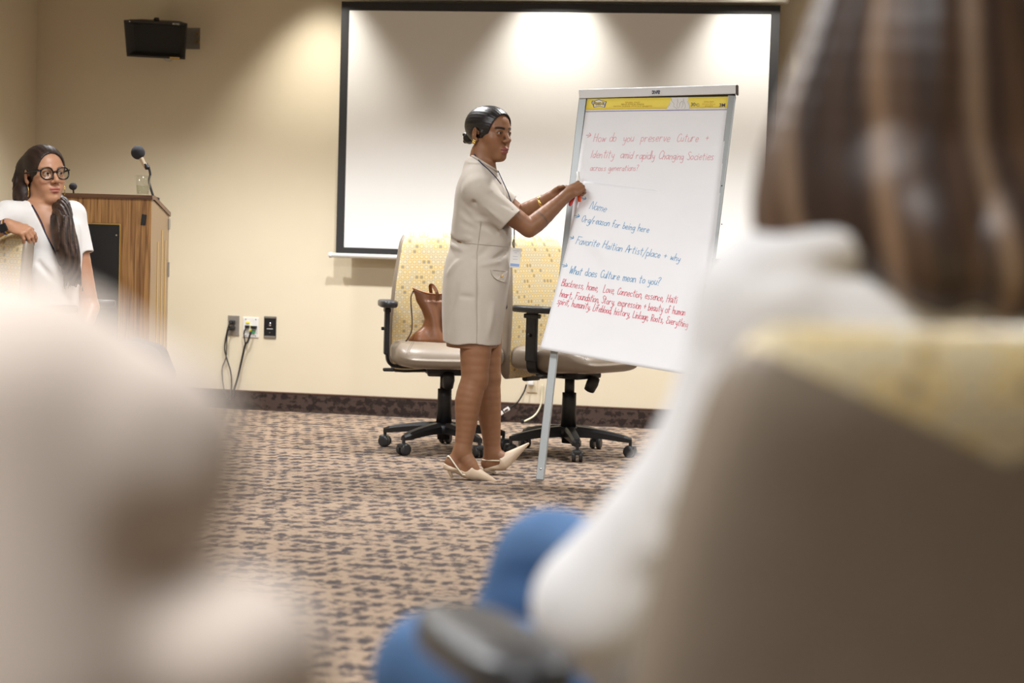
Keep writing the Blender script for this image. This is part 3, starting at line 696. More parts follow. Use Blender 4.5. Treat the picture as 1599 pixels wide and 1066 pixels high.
# ------------------------------------------------------------------ handbag on the left chair
def build_bag():
    b = at(679, 527, 9.60); b.z = 0.520
    t = thing('handbag', 'slouchy brown leather tote bag on the left chair seat', 'bag', b, math.atan2(VR.y, VR.x) + 0.12)
    tab = [(0.0, .128, .060, 0), (0.012, .132, .066, 0), (0.04, .108, .060, .004), (0.075, .072, .050, .010), (0.11, .064, .044, .012), (0.15, .076, .036, .008), (0.19, .096, .026, .002), (0.235, .112, .018, -.002)]
    def ring(z):
        hw, hd, cx = lerp_tab(tab, z); out = []
        for k in range(48):
            a = k / 48 * 2 * math.pi; c, s = math.cos(a), math.sin(a)
            x = math.copysign(abs(c) ** .7, c) * hw + cx; y = math.copysign(abs(s) ** .8, s) * hd * (1 + .12 * math.sin(x * 60 + z * 20))
            zz = z + (0.010 * (x / .11) ** 2 - .012 * math.sin((x + .1) * 16) if z > .2 else 0)
            out.append(Vector((x, y, zz)))
        return out
    bm = BM(); R = [[bm.verts.new(p) for p in ring(z)] for z in np.linspace(0, .235, 30)]
    for A, B in zip(R, R[1:]):
        for k in range(48): bm.faces.new((A[k], A[(k + 1) % 48], B[(k + 1) % 48], B[k]))
    bm.faces.new(R[0][::-1])
    inn = [[bm.verts.new(Vector((p.x * .955, p.y * .8, p.z - .001))) for p in ring(z)] for z in (.235, .17)]
    for k in range(48): bm.faces.new((R[-1][k], R[-1][(k + 1) % 48], inn[0][(k + 1) % 48], inn[0][k])); bm.faces.new((inn[0][k], inn[0][(k + 1) % 48], inn[1][(k + 1) % 48], inn[1][k]))
    bm.faces.new(inn[1]); body = obj('bag_body', bm, M_BAG, t, True, recalc=False)
    bm = BM(); tube(bm, [p + Vector((0, 0, .001)) for p in ring(.235)] + [ring(.235)[0]], 0.0028, 6); obj('rim_binding', bm, pm('tan binding', (.36, .15, .06), .45), body, True)
    def band(pts, w, th=.003):
        bm = BM(); P = cr(pts, 6); L_, prev = [], None
        for i, p in enumerate(P):
            tdir = (P[min(i + 1, len(P) - 1)] - P[max(i - 1, 0)]).normalized(); sd = tdir.cross(Vector((0, 1, .2))).normalized() * w / 2; nn = sd.cross(tdir).normalized() * th
            L_.append([bm.verts.new(p + sd + nn), bm.verts.new(p - sd + nn), bm.verts.new(p - sd - nn), bm.verts.new(p + sd - nn)])
        for A, B in zip(L_, L_[1:]):
            for k in range(4): bm.faces.new((A[k], A[(k + 1) % 4], B[(k + 1) % 4], B[k]))
        bm.faces.new(L_[0]); bm.faces.new(L_[-1][::-1]); return bm
    obj('handle', band([(0.005, -.03, .195), (0.0, -.035, .235), (-.018, -.015, .262), (-.028, .01, .258), (-.02, .03, .22)], .016), M_BAG, t)
    obj('front_strap', band([(0.046, -.045, .005), (0.038, -.056, .06), (0.040, -.052, .12), (.046, -.035, .185), (.05, -.015, .232)], .020), M_BAG, t)
    obj('shoulder_strap', band([(-.110, 0, .235), (-.122, -.02, .20), (-.114, -.03, .10), (-.118, -.04, .05), (-.140, -.05, .012), (-.150, -.05, .003)], .006), M_BAGD, t)
    t.scale.z = 1.06
    obj('trailing_strap', band([(.06, -.07, .004), (.09, -.12, .006), (.14, -.165, .004), (.19, -.15, .004), (.22, -.12, .004)], .012), M_BAGD, t)
build_bag()

# ------------------------------------------------------------------ handwriting
G = {
'a': '5,4 3,5 1,4 .5,2 2,0 4,1 5,4|5,5 5,1 6,0', 'b': '1,10 1,0|1,3.5 3,5 5,3.5 5,1.5 3,0 1,1', 'c': '5,4.2 3,5 1,3.5 1,1.5 3,0 5,.8',
'd': '5,4 3,5 1,4 1,1.2 2.6,0 5,1.5|5.2,10 5,0', 'e': '1,2.5 5,3 4,5 2,4.8 1,2.5 1.6,.6 3.2,0 5,.8', 'f': '5,9 4,10 2.6,9 2.4,0|1,5 4.5,5.2',
'g': '5,4.5 3,5 1,3.6 1.4,1 3,.6 5,3|5,5 5,-2 3.5,-4 1,-3', 'h': '1,10 1,0|1,3 3,5 4.6,4.4 5,0', 'i': '1,5 1,0|1,7.2 1.3,7.8',
'k': '1,10 1,0|4.5,5 1,2.2 5,0', 'l': '1,10 1,0', 'm': '1,5 1,0|1,3.5 2.6,5 3.6,4 3.6,0|3.6,3.5 5.2,5 6.4,4 6.4,0', 'n': '1,5 1,0|1,3.5 3,5 4.6,4.2 5,0',
'o': '3,5 1,4 1,1 3,0 5,1 5,4 3,5', 'p': '1,5 1,-4|1,4 3,5 5,3.6 4.8,1.4 3,0 1,1', 'r': '1,5 1,0|1,3 2.6,4.8 4.4,4.6', 's': '4.6,4.4 3,5 1.4,4.2 2.6,2.8 4.4,1.6 3.4,0 1,.5',
't': '2.4,9 2.4,1 3.4,0|.6,6 4.4,6.2', 'u': '1,5 1,1.4 2.6,0 4.6,1.4|5,5 5,0', 'v': '1,5 3,0 5,5', 'w': '1,5 1.8,0 3.2,4 4.8,0 6,5', 'x': '1,5 5,0|5,5 1,0', 'y': '1,5 1.6,1.8 3.2,1.2 4.8,2.4|5,5 4.6,-2 3,-4 1.4,-3.2', 'z': '1,5 5,5 1,0 5,0',
'H': '1,10 .6,0|6,10 5.6,0|.8,5 5.8,5.4', 'I': '1.4,10 1,0', 'C': '6,8.5 4,10 1.4,7.5 1,3 3,0 6,1.4', 'N': '1,0 1.2,10 6,0 6.4,10', 'O': '4,10 1.4,8 1,3 3.4,0 6,2.4 6.2,7.4 4,10', 'F': '1.2,10 1,0|.4,10 7,9.6|1,5.4 4.8,5.4', 'A': '.6,0 3.4,10 6,0|1.6,3.8 5.2,4',
'W': '.6,10 1.8,0 3.6,7 5.2,0 7,10', 'B': '1,10 .6,0|1,10 4.6,9.6 5,7 1,5.2|1,5.2 5.6,4.4 5.6,1 .6,0', 'L': '1.4,10 1,0 5.4,.2', 'S': '5.4,9 3.4,10 1.2,8 3.4,5.4 5.2,2.6 3.2,0 .6,1.2', 'R': '1,0 1,10|.4,9.6 5,9.4 5,6 1,4.8|2,4.8 5.6,0', 'E': '5.6,9 3,10 1.4,8 3.4,5.4 1,3 2.4,0 5.8,1',
',': '1.6,.8 .8,-1.6', '?': '.8,8.4 3,10 5,8.4 3,5 2.8,2.6|2.8,.6 2.9,.2', '/': '.4,-2.4 3.8,11', '&': '.6,4.4 5,4.4|2.8,6.6 2.8,2', '+': '.6,4.4 5,4.4|2.8,6.6 2.8,2', '>': '0,4 6,4.4|3.6,7.6 6.4,4.2 2.8,1',
}
ADV = {'m': 7.6, 'w': 7, 'W': 8.2, 'i': 2.4, 'l': 2.4, 'I': 3, ',': 3.2, '/': 5, ' ': 5.2, 'H': 7.4, 'N': 7.6, 'O': 7.4, 'F': 6.8, '>': 9}
def strokes(text, rnd):
    x = 0.0; out = []
    for ch in text:
        if ch in G:
            s = rnd.uniform(.92, 1.08); dy = rnd.uniform(-.35, .35); sl = rnd.uniform(.08, .26)
            for st in G[ch].split('|'):
                pts = [tuple(map(float, q.split(','))) for q in st.split()]
                out.append([(x + px * s + py * sl, py * s + dy) for px, py in pts])
        x += ADV.get(ch, 6.0) * (1 if ch == ' ' else rnd.uniform(.92, 1.04))
    return out, x
def write_line(text, P0, P1, cap, width, surf, mat, parent, seed, kind='handwritten_line', mod=None):
    """text from P0 to P1 (sheet coordinates, metres), cap height cap; surf maps sheet coordinates to space"""
    rnd = random.Random(seed); ss, adv = strokes(text, rnd)
    P0 = Vector(P0); P1 = Vector(P1); ux = (P1 - P0) / adv; d = ux.normalized(); uy = Vector((-d.y, d.x)) * cap / 10
    bm = BM()
    for st in ss:
        pts = [p.to_2d() for p in cr([Vector((a, b, 0)) for a, b in st], 4)] if len(st) > 2 else [Vector((a, b)) for a, b in st]
        pts = [P0 + ux * p.x + uy * p.y for p in pts]; prev = None
        for i, p in enumerate(pts):
            t = (pts[min(i + 1, len(pts) - 1)] - pts[max(i - 1, 0)])
            if t.length < 1e-7: continue
            t.normalize(); n = Vector((-t.y, t.x)) * width * .39
            if i == 0: p = p - t * width * .4
            if i == len(pts) - 1: p = p + t * width * .4
            cur = (bm.verts.new(surf(p + n, .0009)), bm.verts.new(surf(p - n, .0009)))
            if prev: bm.faces.new((prev[0], prev[1], cur[1], cur[0]))
            prev = cur
    return tag(obj(kind, bm, mat, parent, recalc=False), kind='stuff') if False else obj(kind, bm, mat, parent, recalc=False)

# ------------------------------------------------------------------ flip chart easel
FD0 = 8.86                                   # board top, from the camera
TL, TR_ = at(905, 147, FD0), at(1151, 139, FD0 - 0.16)
FOOT = on_floor(843, 752)
eu = (TR_ - TL); EW = eu.length; eu.normalize()
ev = (FOOT - TL); EL = ev.length; ev.normalize()          # down the left rail
en = eu.cross(ev).normalized()
if en.dot(VF) > 0: en = -en                               # toward the viewer
def plane_px(px, py, off=0.0):
    """point of the photographed board plane, raised off towards the viewer"""
    o = TL + en * off; r = ray(px, py); return CP + r * ((o - CP).dot(en) / r.dot(en))
def build_easel():
    o0 = Vector((FOOT.x, FOOT.y, 0))
    t = thing('flip_chart_easel', 'grey aluminium flip chart easel standing in front of the screen', 'easel', o0)
    Q = lambda p: p - o0
    RT0, RT1 = plane_px(1143, 150), plane_px(1103, 470)
    rd = (RT1 - RT0).normalized(); RF = RT0 + rd * ((0 - RT0.z) / rd.z)
    LT0 = plane_px(911, 150); ld = (FOOT - LT0).normalized()
    def bar(nm, a, b, w, th, mat, side=eu):
        dz = (b - a); M = frame_to((0, 0, 0), dz, side).to_3x3(); bm = BM(); box(bm, Q((a + b) / 2), (w, th, dz.length), M, bev=0.003); return obj(nm, bm, mat, t)
    l1 = bar('leg', LT0, FOOT + ld * -.004 + Vector((0, 0, .004)), 0.034, 0.022, M_ALU)
    r1 = bar('leg', RT0, RF + Vector((0, 0, .006)), 0.034, 0.022, M_ALU)
    top = (TL + TR_) / 2
    rb = top + eu * 0.17 - en * 0.55; rb.z = 0.012
    bar('leg', top - en * 0.03 - ZU * 0.03, rb, 0.026, 0.020, M_ALU)
    # sheet-metal board behind the pad
    c = [plane_px(906, 152, -.012), plane_px(1149, 147, -.012), plane_px(1108, 452, -.012), plane_px(872, 452, -.012)]
    bm = BM(); A = [bm.verts.new(Q(p)) for p in c]; B = [bm.verts.new(Q(p - en * .006)) for p in c]
    bm.faces.new(A); bm.faces.new(B[::-1])
    for k in range(4): bm.faces.new((A[k], A[(k + 1) % 4], B[(k + 1) % 4], B[k]))
    obj('backing_board', bm, M_ALU, t)
    # clamp bar along the top
    a, b = plane_px(904.5, 147, .012), plane_px(1150, 139.5, .012); dz = b - a; M = frame_to((0, 0, 0), dz, ZU).to_3x3()
    bm = BM(); box(bm, Q((a + b) / 2), (0.040, 0.026, dz.length), M, bev=0.004); cb = obj('clamp_bar', bm, M_ALUW, t)
    bm = BM(); box(bm, Q((a + b) / 2 - ZU * .024 - en * .006), (0.012, 0.012, dz.length - .01), M); obj('clamp_jaw', bm, M_PANEL, t)
    ep = b + dz.normalized() * .004; bm = BM(); box(bm, Q(ep - ZU * .004), (0.044, 0.034, 0.008), M, bev=0.002); obj('end_cap', bm, pm('dark end cap', (.06, .045, .04), .5), t)
    yv = (ZU - en * ZU.dot(en)).normalized(); xv = dz.normalized(); zv = xv.cross(yv).normalized()
    if zv.dot(en) < 0: zv = -zv
    R = Matrix((xv, zv.cross(xv), zv)).transposed()
    lp = Q(plane_px(1024.5, 144.3, .0262)); bm = BM(); box(bm, lp - zv * .0004, (0.046, 0.026, 0.0008), R); obj('label_plate', bm, M_WHITE, cb)
    txt('label_lettering', 'DRAPER', Matrix.Translation(lp + zv * .0003) @ R.to_4x4(), 0.0215, M_NAVY, cb, sx=.47, offset=.0012)
    sc = Q(FOOT + ld * -.055 + en * .0115); bm = BM(); lathe(bm, [(0.0055, 0), (0.0045, 0.003), (.001, .0035)], 12, frame_to(sc, en)); obj('bolt', bm, M_CHROME, l1, True)
    for k in range(2):
        sc = Q(plane_px(1127, 290 + k * 60, .012)); bm = BM(); lathe(bm, [(0.003, 0), (0.0025, 0.002)], 8, frame_to(sc, en)); obj('rivet', bm, M_BLACK, r1)
    return t
build_easel()

class Sheet:
    """paper whose four corners are known; (u, v) in metres from the top left"""
    def __init__(s, tl, tr, br, bl, W, H, disp, org):
        s.c = [Vector(p) for p in (tl, tr, br, bl)]; s.W, s.H, s.d, s.o = W, H, disp, org
    def uvn(s, p):   # p in metres, v downwards negative
        u, v = p[0] / s.W, -p[1] / s.H; return u, v
    def __call__(s, p, off=0.0):
        u, v = s.uvn(p); a, b, c, d = s.c
        q = (a * (1 - u) + b * u) * (1 - v) + (d * (1 - u) + c * u) * v
        return q + en * (s.d(u, v) + off) - s.o
    def inv(s, px, py):
        """sheet coordinates under a picture point"""
        u = v = .5
        def res(u, v):
            q = s((u * s.W, -v * s.H)) + s.o - CP; l = RM.transposed() @ q
            return 799.5 + FPX * l.x / -l.z - px, 533 - FPX * l.y / -l.z - py
        for _ in range(12):
            r = res(u, v); e = 1e-4; ru = res(u + e, v); rv = res(u, v + e)
            J = Matrix((((ru[0] - r[0]) / e, (rv[0] - r[0]) / e), ((ru[1] - r[1]) / e, (rv[1] - r[1]) / e)))
            dlt = J.inverted() @ Vector(r); u -= dlt.x; v -= dlt.y
        return Vector((u * s.W, -v * s.H))
    def mesh(s, name, mat, parent, nu=24, nv=30, th=0.0006, u0=0, u1=1, v0=0, v1=1, off=0.0):
        bm = BM()
        V = grid_mesh(bm, lambda a, b: s(((u0 + (u1 - u0) * a) * s.W, -(v0 + (v1 - v0) * b) * s.H), off), nu, nv)
        r = bmesh.ops.extrude_face_region(bm, geom=list(bm.faces))
        for v in r['geom']:
            if isinstance(v, bmesh.types.BMVert): v.co -= en * th
        return obj(name, bm, mat, parent, True)
def px_cap(sheet, p, cap_px):
    return cap_px / (FPX / depth_of(sheet(p) + sheet.o))

def build_pad():
    org = plane_px(1026, 172, .01)
    t = thing('paper_pad', 'large white paper pad with a yellow printed header clamped on the easel', 'pad', org)
    d_ = lambda u, v: 0.004 * math.sin(v * 2.5) + 0.002 * math.sin(u * 5 + v * 4)
    S = Sheet(plane_px(917, 154.5, .012), plane_px(1137.5, 150.5, .012), plane_px(1105, 443.5, .014), plane_px(879, 441, .014), .635, .80, d_, org)
    S.mesh('top_sheet', M_PAPER, t, th=.0008)
    for k in range(3):
        S2 = Sheet(*[p - en * (.003 + .002 * k) for p in S.c], .635, .80, d_, org)
        S2.mesh('sheet', M_PAPER, t, 10, 12, th=.0010, u0=0.002 * k, u1=1.008 + .004 * k, v1=1 - .004 * k)
    hb = S.mesh('header_band', M_YELLOW, t, 20, 3, v0=0.0, v1=0.0625, off=.0009)
    S.mesh('edge_line', pm('violet edge', (.20, .18, .48), .6), t, 30, 1, v0=.069, v1=.0725, u0=.0, off=.0010)
    def poly(nm, pts, mat, parent, off):
        bm = BM(); vs = [bm.verts.new(S(S.inv(*p), off)) for p in pts]; bm.faces.new(vs); return obj(nm, bm, mat, parent)
    cx, cy = 935.5, 162
    out = [(924.5, 157.4), (930, 157.0), (935.5, 155.2), (941.5, 157.4), (947.5, 158.6), (946.0, 163), (944.5, 168.0), (939.5, 167.0), (935.5, 166.2), (931, 167.2), (927, 167.9), (925.8, 164), (923.8, 161.2)]
    lo = poly('logo_outline', out, M_NAVY, hb, .0016)
    poly('logo_ground', [(cx + (x - cx) * .88, cy + (y - cy) * .86) for x, y in out], M_WHITE, hb, .0020)
    poly('logo_centre', [(927, 158.9), (944, 158.9), (943, 165.2), (928, 165.2)], pm('logo yellow', (.87, .72, .25), .6), hb, .0022)
    a = S.inv(cx, cy); b = S.inv(cx + 10, cy - .1); xv = (S(b) - S(a)).normalized(); zv = en; R = Matrix((xv, zv.cross(xv), zv)).transposed()
    def tx(s, px, py, size_px, mat, sx=1.0, off=.0026, align='CENTER', nm='lettering', bold=.0):
        p = S.inv(px, py); return txt(nm, s, Matrix.Translation(S(p, off)) @ R.to_4x4(), size_px / (FPX / FD0), mat, hb, align, .0001, sx, offset=bold)
    tx('Post-it', 935.4, 161.8, 8.4, M_NAVY, .80, bold=.0004)
    for k, (s, x, n) in enumerate((('EASEL PAD', 965, 1), ('SELF-STICK PADS', 961, 1), ('WITH SUPER STICKY SHEETS', 964, 1))):
        tx(s, 988, 160.2 + k * 3.0, 3.2, M_OCHRE if k != 1 else pm('olive ink', (.42, .30, .04), .6), 1.5)
    tx('30', 1082.3, 163.6, 8.0, M_NAVY, .95)
    tx('3M', 1128, 164.6, 7.6, M_NAVY, 1.0, bold=.0004)
    for k, s in enumerate(('25 IN x 30 IN', '63.5 cm x 76.2 cm', '30 SHEETS')):
        tx(s, 1107, 159.2 + k * 3.4, 3.2, M_OCHRE, .85)
    bm = BM(); pts = [S(S.inv(1090 + 2.6 * math.cos(a), 164 + 1.8 * math.sin(a)), .0024) for a in np.linspace(.3, 5.6, 14)]; tube(bm, pts, .0007, 5); obj('sheet_icon', bm, M_NAVY, hb)
    # outlined hands printed in white
    poly('hands_ground', [(1041, 171), (1043, 166), (1047.5, 158), (1048, 152.8), (1075, 152.2), (1074.5, 158.5), (1077, 163), (1077.5, 170.6)], M_WHITE, hb, .0016)
    for pts in ([(1048.5, 154), (1049, 158), (1052.5, 162), (1052, 166), (1055, 168), (1057, 170)], [(1058, 154), (1058.5, 160), (1057, 165), (1060, 169)], [(1061, 168), (1062, 161), (1066, 158.5), (1066.5, 164), (1064, 169)], [(1067, 153.5), (1068, 159), (1070.5, 165), (1069, 170)], [(1073.5, 158), (1076, 164), (1076.5, 170)], [(1043, 168), (1047, 160.5)]):
        bm = BM(); tube(bm, cr([S(S.inv(*p), .002) for p in pts], 4), .0006, 4); obj('hands_outline', bm, pm('grey ink', (.35, .36, .42), .6), hb)
    def line(text, a, b, cap_px, w, mat, seed):
        A, B = S.inv(*a), S.inv(*b); write_line(text, A, B, px_cap(S, A, cap_px), w, S, mat, t, seed)
    line('>', (914, 215.5), (923, 216.0), 9.5, .0028, M_INKPINK, 2)
    line('How do  you  preserve  Cuture  +', (926, 221), (1106, 221), 13, .0021, M_INKPINK, 3)
    line('Identity  amid rapidly Changing Societies', (922, 246), (1114, 250), 12, .0023, M_INKPINK, 4)
    line('across generations?', (921, 266.5), (997, 266.5), 9.5, .0022, M_INKPINK, 5)
    return t
build_pad()
def build_loose():
    org = plane_px(1000, 430, .03)
    t = thing('loose_paper_sheet', 'crooked white sheet stuck over the pad, written in blue and red marker', 'paper', org)
    def d_(u, v):
        x = 0.006 * math.sin(u * 4 + v * 3) * v + .004 * math.sin(v * 7 - u * 3)
        x += .045 * max(0, .30 - math.hypot(u * 1.0, v * .9)) ** 1.2          # corner lifted by the hands
        r = (u - .30) * .8 + (v - .44) * .6                                   # pinched crease below the hands
        w = -(u - .30) * .6 + (v - .44) * .8
        x += .010 * math.exp(-(w / .035) ** 2) * max(0, 1 - abs(r + .10) / .16)
        return x
    S = Sheet(plane_px(912, 283.5, .022), plane_px(1120, 307, .016), plane_px(1079, 586, .05), plane_px(843.5, 544.5, .05), .61, .762, d_, org)
    S.mesh('sheet', M_PAPER, t, 40, 48, th=.0006)
    def line(text, a, b, cap_px, w, mat, seed):
        A, B = S.inv(*a), S.inv(*b); write_line(text, A, B, px_cap(S, A, cap_px), w, S, mat, t, seed)
    BL, RD = M_INKBLUE, M_INKRED
    line('>', (907, 312), (915, 314), 8, .0030, BL, 10)
    line('Name', (919, 325.5), (946, 331.5), 13, .0023, BL, 11)
    line('>', (895, 340), (905, 342), 9, .0036, BL, 12)
    line('Org/reason for being here', (907, 346), (1013, 363.5), 11, .0026, BL, 13)
    line('>', (888, 373), (896, 376), 9, .0036, BL, 14)
    line('Favorite Haitian Artist/place & why', (898, 380), (1062, 408.5), 11.5, .0026, BL, 15)
    line('>', (875, 416), (886, 420), 10, .0030, BL, 16)
    line('What does Culture mean to you?', (888, 427), (1030, 445.5), 12, .0028, BL, 17)
    line('Blackness, home,  Love, Connection, essence, Haiti', (876, 446), (1057, 473.5), 11.5, .0026, RD, 18)
    line('heart, Foundation, Story, expression & beauty of human', (873, 463), (1070, 492.5), 11.5, .0027, RD, 19)
    line('spirit, humanity, Lifeblood, history, Linkage, Roots, Everything', (869, 474), (1074, 511), 11, .0027, RD, 20)
build_loose()

# ------------------------------------------------------------------ implicit bodies
def V3(p): return np.array([p[0], p[1], p[2]], dtype=np.float32)
class SDF:
    """ordered smooth unions and carvings, meshed as one continuous surface"""
    def __init__(s): s.L = []
    def add(s, f, c, R, k, sub=False): s.L.append((f, V3(c), float(R), float(k), sub)); return s
    def rc(s, a, b, ra, rb=None, k=.012, sub=False):
        rb = ra if rb is None else rb; a = V3(a); b = V3(b); ba = b - a; bb = float(ba @ ba) + 1e-12
        def f(P):
            pa = P - a; h = np.clip(pa @ ba / bb, 0, 1); return np.linalg.norm(pa - h[:, None] * ba, axis=1) - (ra + (rb - ra) * h)
        return s.add(f, (a + b) / 2, np.sqrt(bb) / 2 + max(ra, rb), k, sub)
    def chain(s, pts, rs, k=.012):
        if len(pts) > 2:
            q = cr([Vector((r, 0, 0)) for r in rs], 4); pts = cr(pts, 4); rs = [max(p.x, .0012) for p in q]
        for i in range(len(pts) - 1): s.rc(pts[i], pts[i + 1], rs[i], rs[i + 1], k if i == 0 else .0025)
        return s
    def el(s, c, r, M=None, k=.012, sub=False):
        c = V3(c); r = np.array(r, np.float32); R = None if M is None else np.array([list(q) for q in M], np.float32)
        def f(P):
            p = P - c
            if R is not None: p = p @ R
            k0 = np.linalg.norm(p / r, axis=1); k1 = np.linalg.norm(p / (r * r), axis=1) + 1e-9
            return k0 * (k0 - 1) / k1
        return s.add(f, c, float(max(r)), k, sub)
    def loft(s, tab, ax, bx, k=.02, pw=2.0):
        """upright body lofted through (z, cx, cy, ra, rb): centre in world, radii along ax and bx"""
        T = np.array(tab, np.float32); T = T[np.argsort(T[:, 0])]; ax = V3(ax); bx = V3(bx); z0, z1 = T[0, 0], T[-1, 0]
        # densify smoothly
        zz = np.linspace(z0, z1, 80); pts = []
        from_ = [Vector((float(r[0]), 0, 0)) for r in T]
        D = [zz]
        for j in range(1, 5):
            y = T[:, j]; x = T[:, 0]; m = np.zeros(len(x)); d = np.diff(y) / np.diff(x)
            m[0], m[-1] = d[0], d[-1]
            for i in range(1, len(x) - 1): m[i] = 0 if d[i - 1] * d[i] <= 0 else 2 * d[i - 1] * d[i] / (d[i - 1] + d[i])
            idx = np.clip(np.searchsorted(x, zz) - 1, 0, len(x) - 2); h = x[idx + 1] - x[idx]; t = (zz - x[idx]) / h
            D.append((2 * t**3 - 3 * t**2 + 1) * y[idx] + (t**3 - 2 * t**2 + t) * h * m[idx] + (-2 * t**3 + 3 * t**2) * y[idx + 1] + (t**3 - t**2) * h * m[idx + 1])
        def f(P):
            z = np.clip(P[:, 2], z0, z1)
            cx, cy, ra, rb = [np.interp(z, zz, D[j]) for j in (1, 2, 3, 4)]
            dx = P[:, 0] - cx; dy = P[:, 1] - cy
            a = np.abs(dx * ax[0] + dy * ax[1]) / ra; b = np.abs(dx * bx[0] + dy * bx[1]) / rb
            g = (a ** pw + b ** pw) ** (1 / pw)
            d = (g - 1) * np.minimum(ra, rb) * .92
            e = np.maximum(z0 - P[:, 2], P[:, 2] - z1)
            return np.maximum(d, e)
        c = T[:, [1, 2, 0]].mean(0); R = max(np.linalg.norm(T[:, [1, 2, 0]] - c, axis=1) + np.maximum(T[:, 3], T[:, 4]))
        return s.add(f, c, R, k)
    def ev(s, P, c=None, R=0):
        d = np.full(len(P), .25, np.float32)
        for f, pc, pr, k, sub in s.L:
            if c is not None and np.linalg.norm(pc - c) > pr + R + k + .03: continue
            v = f(P).astype(np.float32)
            if sub: v = -v; h = np.maximum(k - np.abs(d - v), 0) / max(k, 1e-6); d = np.maximum(d, v) + h * h * k * .25
            else: h = np.maximum(k - np.abs(d - v), 0) / max(k, 1e-6); d = np.minimum(d, v) - h * h * k * .25
        return d
    def bounds(s, pad):
        lo = np.min([c - r for f, c, r, k, sub in s.L if not sub], 0) - pad; hi = np.max([c + r for f, c, r, k, sub in s.L if not sub], 0) + pad
        return lo, hi
def polygonise(sdf, h, post=None, lo=None, hi=None, B=10):
    l0, h0 = sdf.bounds(4 * h); lo = l0 if lo is None else np.maximum(l0, lo); hi = h0 if hi is None else np.minimum(h0, hi)
    nb = np.ceil((hi - lo) / (h * B)).astype(int); n = nb * B + 1
    lo = lo.astype(np.float32)
    F = (lambda P, c, R: sdf.ev(P, c, R)) if post is None else (lambda P, c, R: post(P, sdf.ev(P, c, R)))
    I = np.indices(nb).reshape(3, -1).T; C = lo + (I + .5) * (h * B); C = C.astype(np.float32)
    dc = F(C, None, 0); rad = h * B * .87
    vol = np.repeat(np.repeat(np.repeat(dc.reshape(nb), B, 0), B, 1), B, 2)
    vol = np.pad(vol, ((0, 1), (0, 1), (0, 1)), mode='edge').astype(np.float32)
    g = np.indices((B + 1,) * 3).reshape(3, -1).T * h
    for q in np.nonzero(np.abs(dc) < rad * 1.5 + .012)[0]:
        P = (lo + I[q] * (h * B) + g).astype(np.float32); i, j, k = I[q] * B
        vol[i:i + B + 1, j:j + B + 1, k:k + B + 1] = F(P, C[q], rad).reshape((B + 1,) * 3)
    ins = vol < 0; cnt = np.zeros(tuple(n - 1), np.uint8); sl = (slice(0, -1), slice(1, None))
    for a in (0, 1):
        for b in (0, 1):
            for c in (0, 1): cnt += ins[sl[a], sl[b], sl[c]]
    act = np.argwhere((cnt > 0) & (cnt < 8)); idx = np.full(tuple(n - 1), -1, np.int32); idx[tuple(act.T)] = np.arange(len(act))
    pos = np.zeros((len(act), 3)); w = np.zeros(len(act))
    cor = [np.array(q) for q in ((0, 0, 0), (1, 0, 0), (0, 1, 0), (1, 1, 0), (0, 0, 1), (1, 0, 1), (0, 1, 1), (1, 1, 1))]
    for a in range(8):
        for b in range(a + 1, 8):
            if np.abs(cor[a] - cor[b]).sum() != 1: continue
            va = vol[tuple((act + cor[a]).T)]; vb = vol[tuple((act + cor[b]).T)]; m = (va < 0) != (vb < 0)
            t = np.where(m, va / np.where(m, va - vb, 1), 0); pos += np.where(m[:, None], cor[a] + (cor[b] - cor[a]) * t[:, None], 0); w += m
    pos = lo + (act + pos / np.maximum(w, 1)[:, None]) * h
    quads = []
    for ax_ in range(3):
        o1, o2 = [(1, 2), (2, 0), (0, 1)][ax_]
        s0 = [slice(1, -1)] * 3; s1 = [slice(1, -1)] * 3; s0[ax_] = slice(0, -1); s1[ax_] = slice(1, None)
        A = ins[tuple(s0)]; Bm = ins[tuple(s1)]; e = np.argwhere(A != Bm); fl = A[tuple(e.T)]
        off = np.array([1, 1, 1]); off[ax_] = 0; e = e + off
        u = np.zeros(3, int); u[o1] = 1; v = np.zeros(3, int); v[o2] = 1
        q = np.stack([idx[tuple((e - u - v).T)], idx[tuple((e - v).T)], idx[tuple(e.T)], idx[tuple((e - u).T)]], 1)
        q[~fl] = q[~fl][:, ::-1]; quads.append(q)
    quads = np.concatenate(quads); quads = quads[(quads >= 0).all(1)]
    return pos.astype(np.float32), quads
def relax(v, q, it=1, lam=.5):
    """light smoothing of the surface"""
    E = np.concatenate([q[:, [0, 1]], q[:, [1, 2]], q[:, [2, 3]], q[:, [3, 0]]]); n = len(v)
    for _ in range(it):
        acc = np.zeros((n, 3)); c = np.bincount(E[:, 0], minlength=n) + np.bincount(E[:, 1], minlength=n)
        for d in range(3): acc[:, d] = np.bincount(E[:, 0], v[E[:, 1], d], n) + np.bincount(E[:, 1], v[E[:, 0], d], n)
        v = v + lam * (acc / np.maximum(c, 1)[:, None] - v)
    return v.astype(np.float32)
def np_mesh(name, v, q, mat, parent, org, col=None):
    me = bpy.data.meshes.new(name); n, m = len(v), len(q)
    me.vertices.add(n); me.loops.add(m * 4); me.polygons.add(m)
    me.vertices.foreach_set('co', (v - V3(org)).astype(np.float32).ravel()); me.loops.foreach_set('vertex_index', q.astype(np.int32).ravel())
    me.polygons.foreach_set('loop_start', np.arange(0, m * 4, 4, dtype=np.int32)); me.polygons.foreach_set('loop_total', np.full(m, 4, np.int32))
    me.update(); me.validate()
    if col is not None:
        a = me.color_attributes.new('Col', 'FLOAT_COLOR', 'POINT'); c4 = np.ones((n, 4), np.float32); c4[:, :3] = col; a.data.foreach_set('color', c4.ravel())
    return link(name, me, mat, parent, True)
def sm(x, a, b): t = np.clip((x - a) / (b - a), 0, 1); return t * t * (3 - 2 * t)

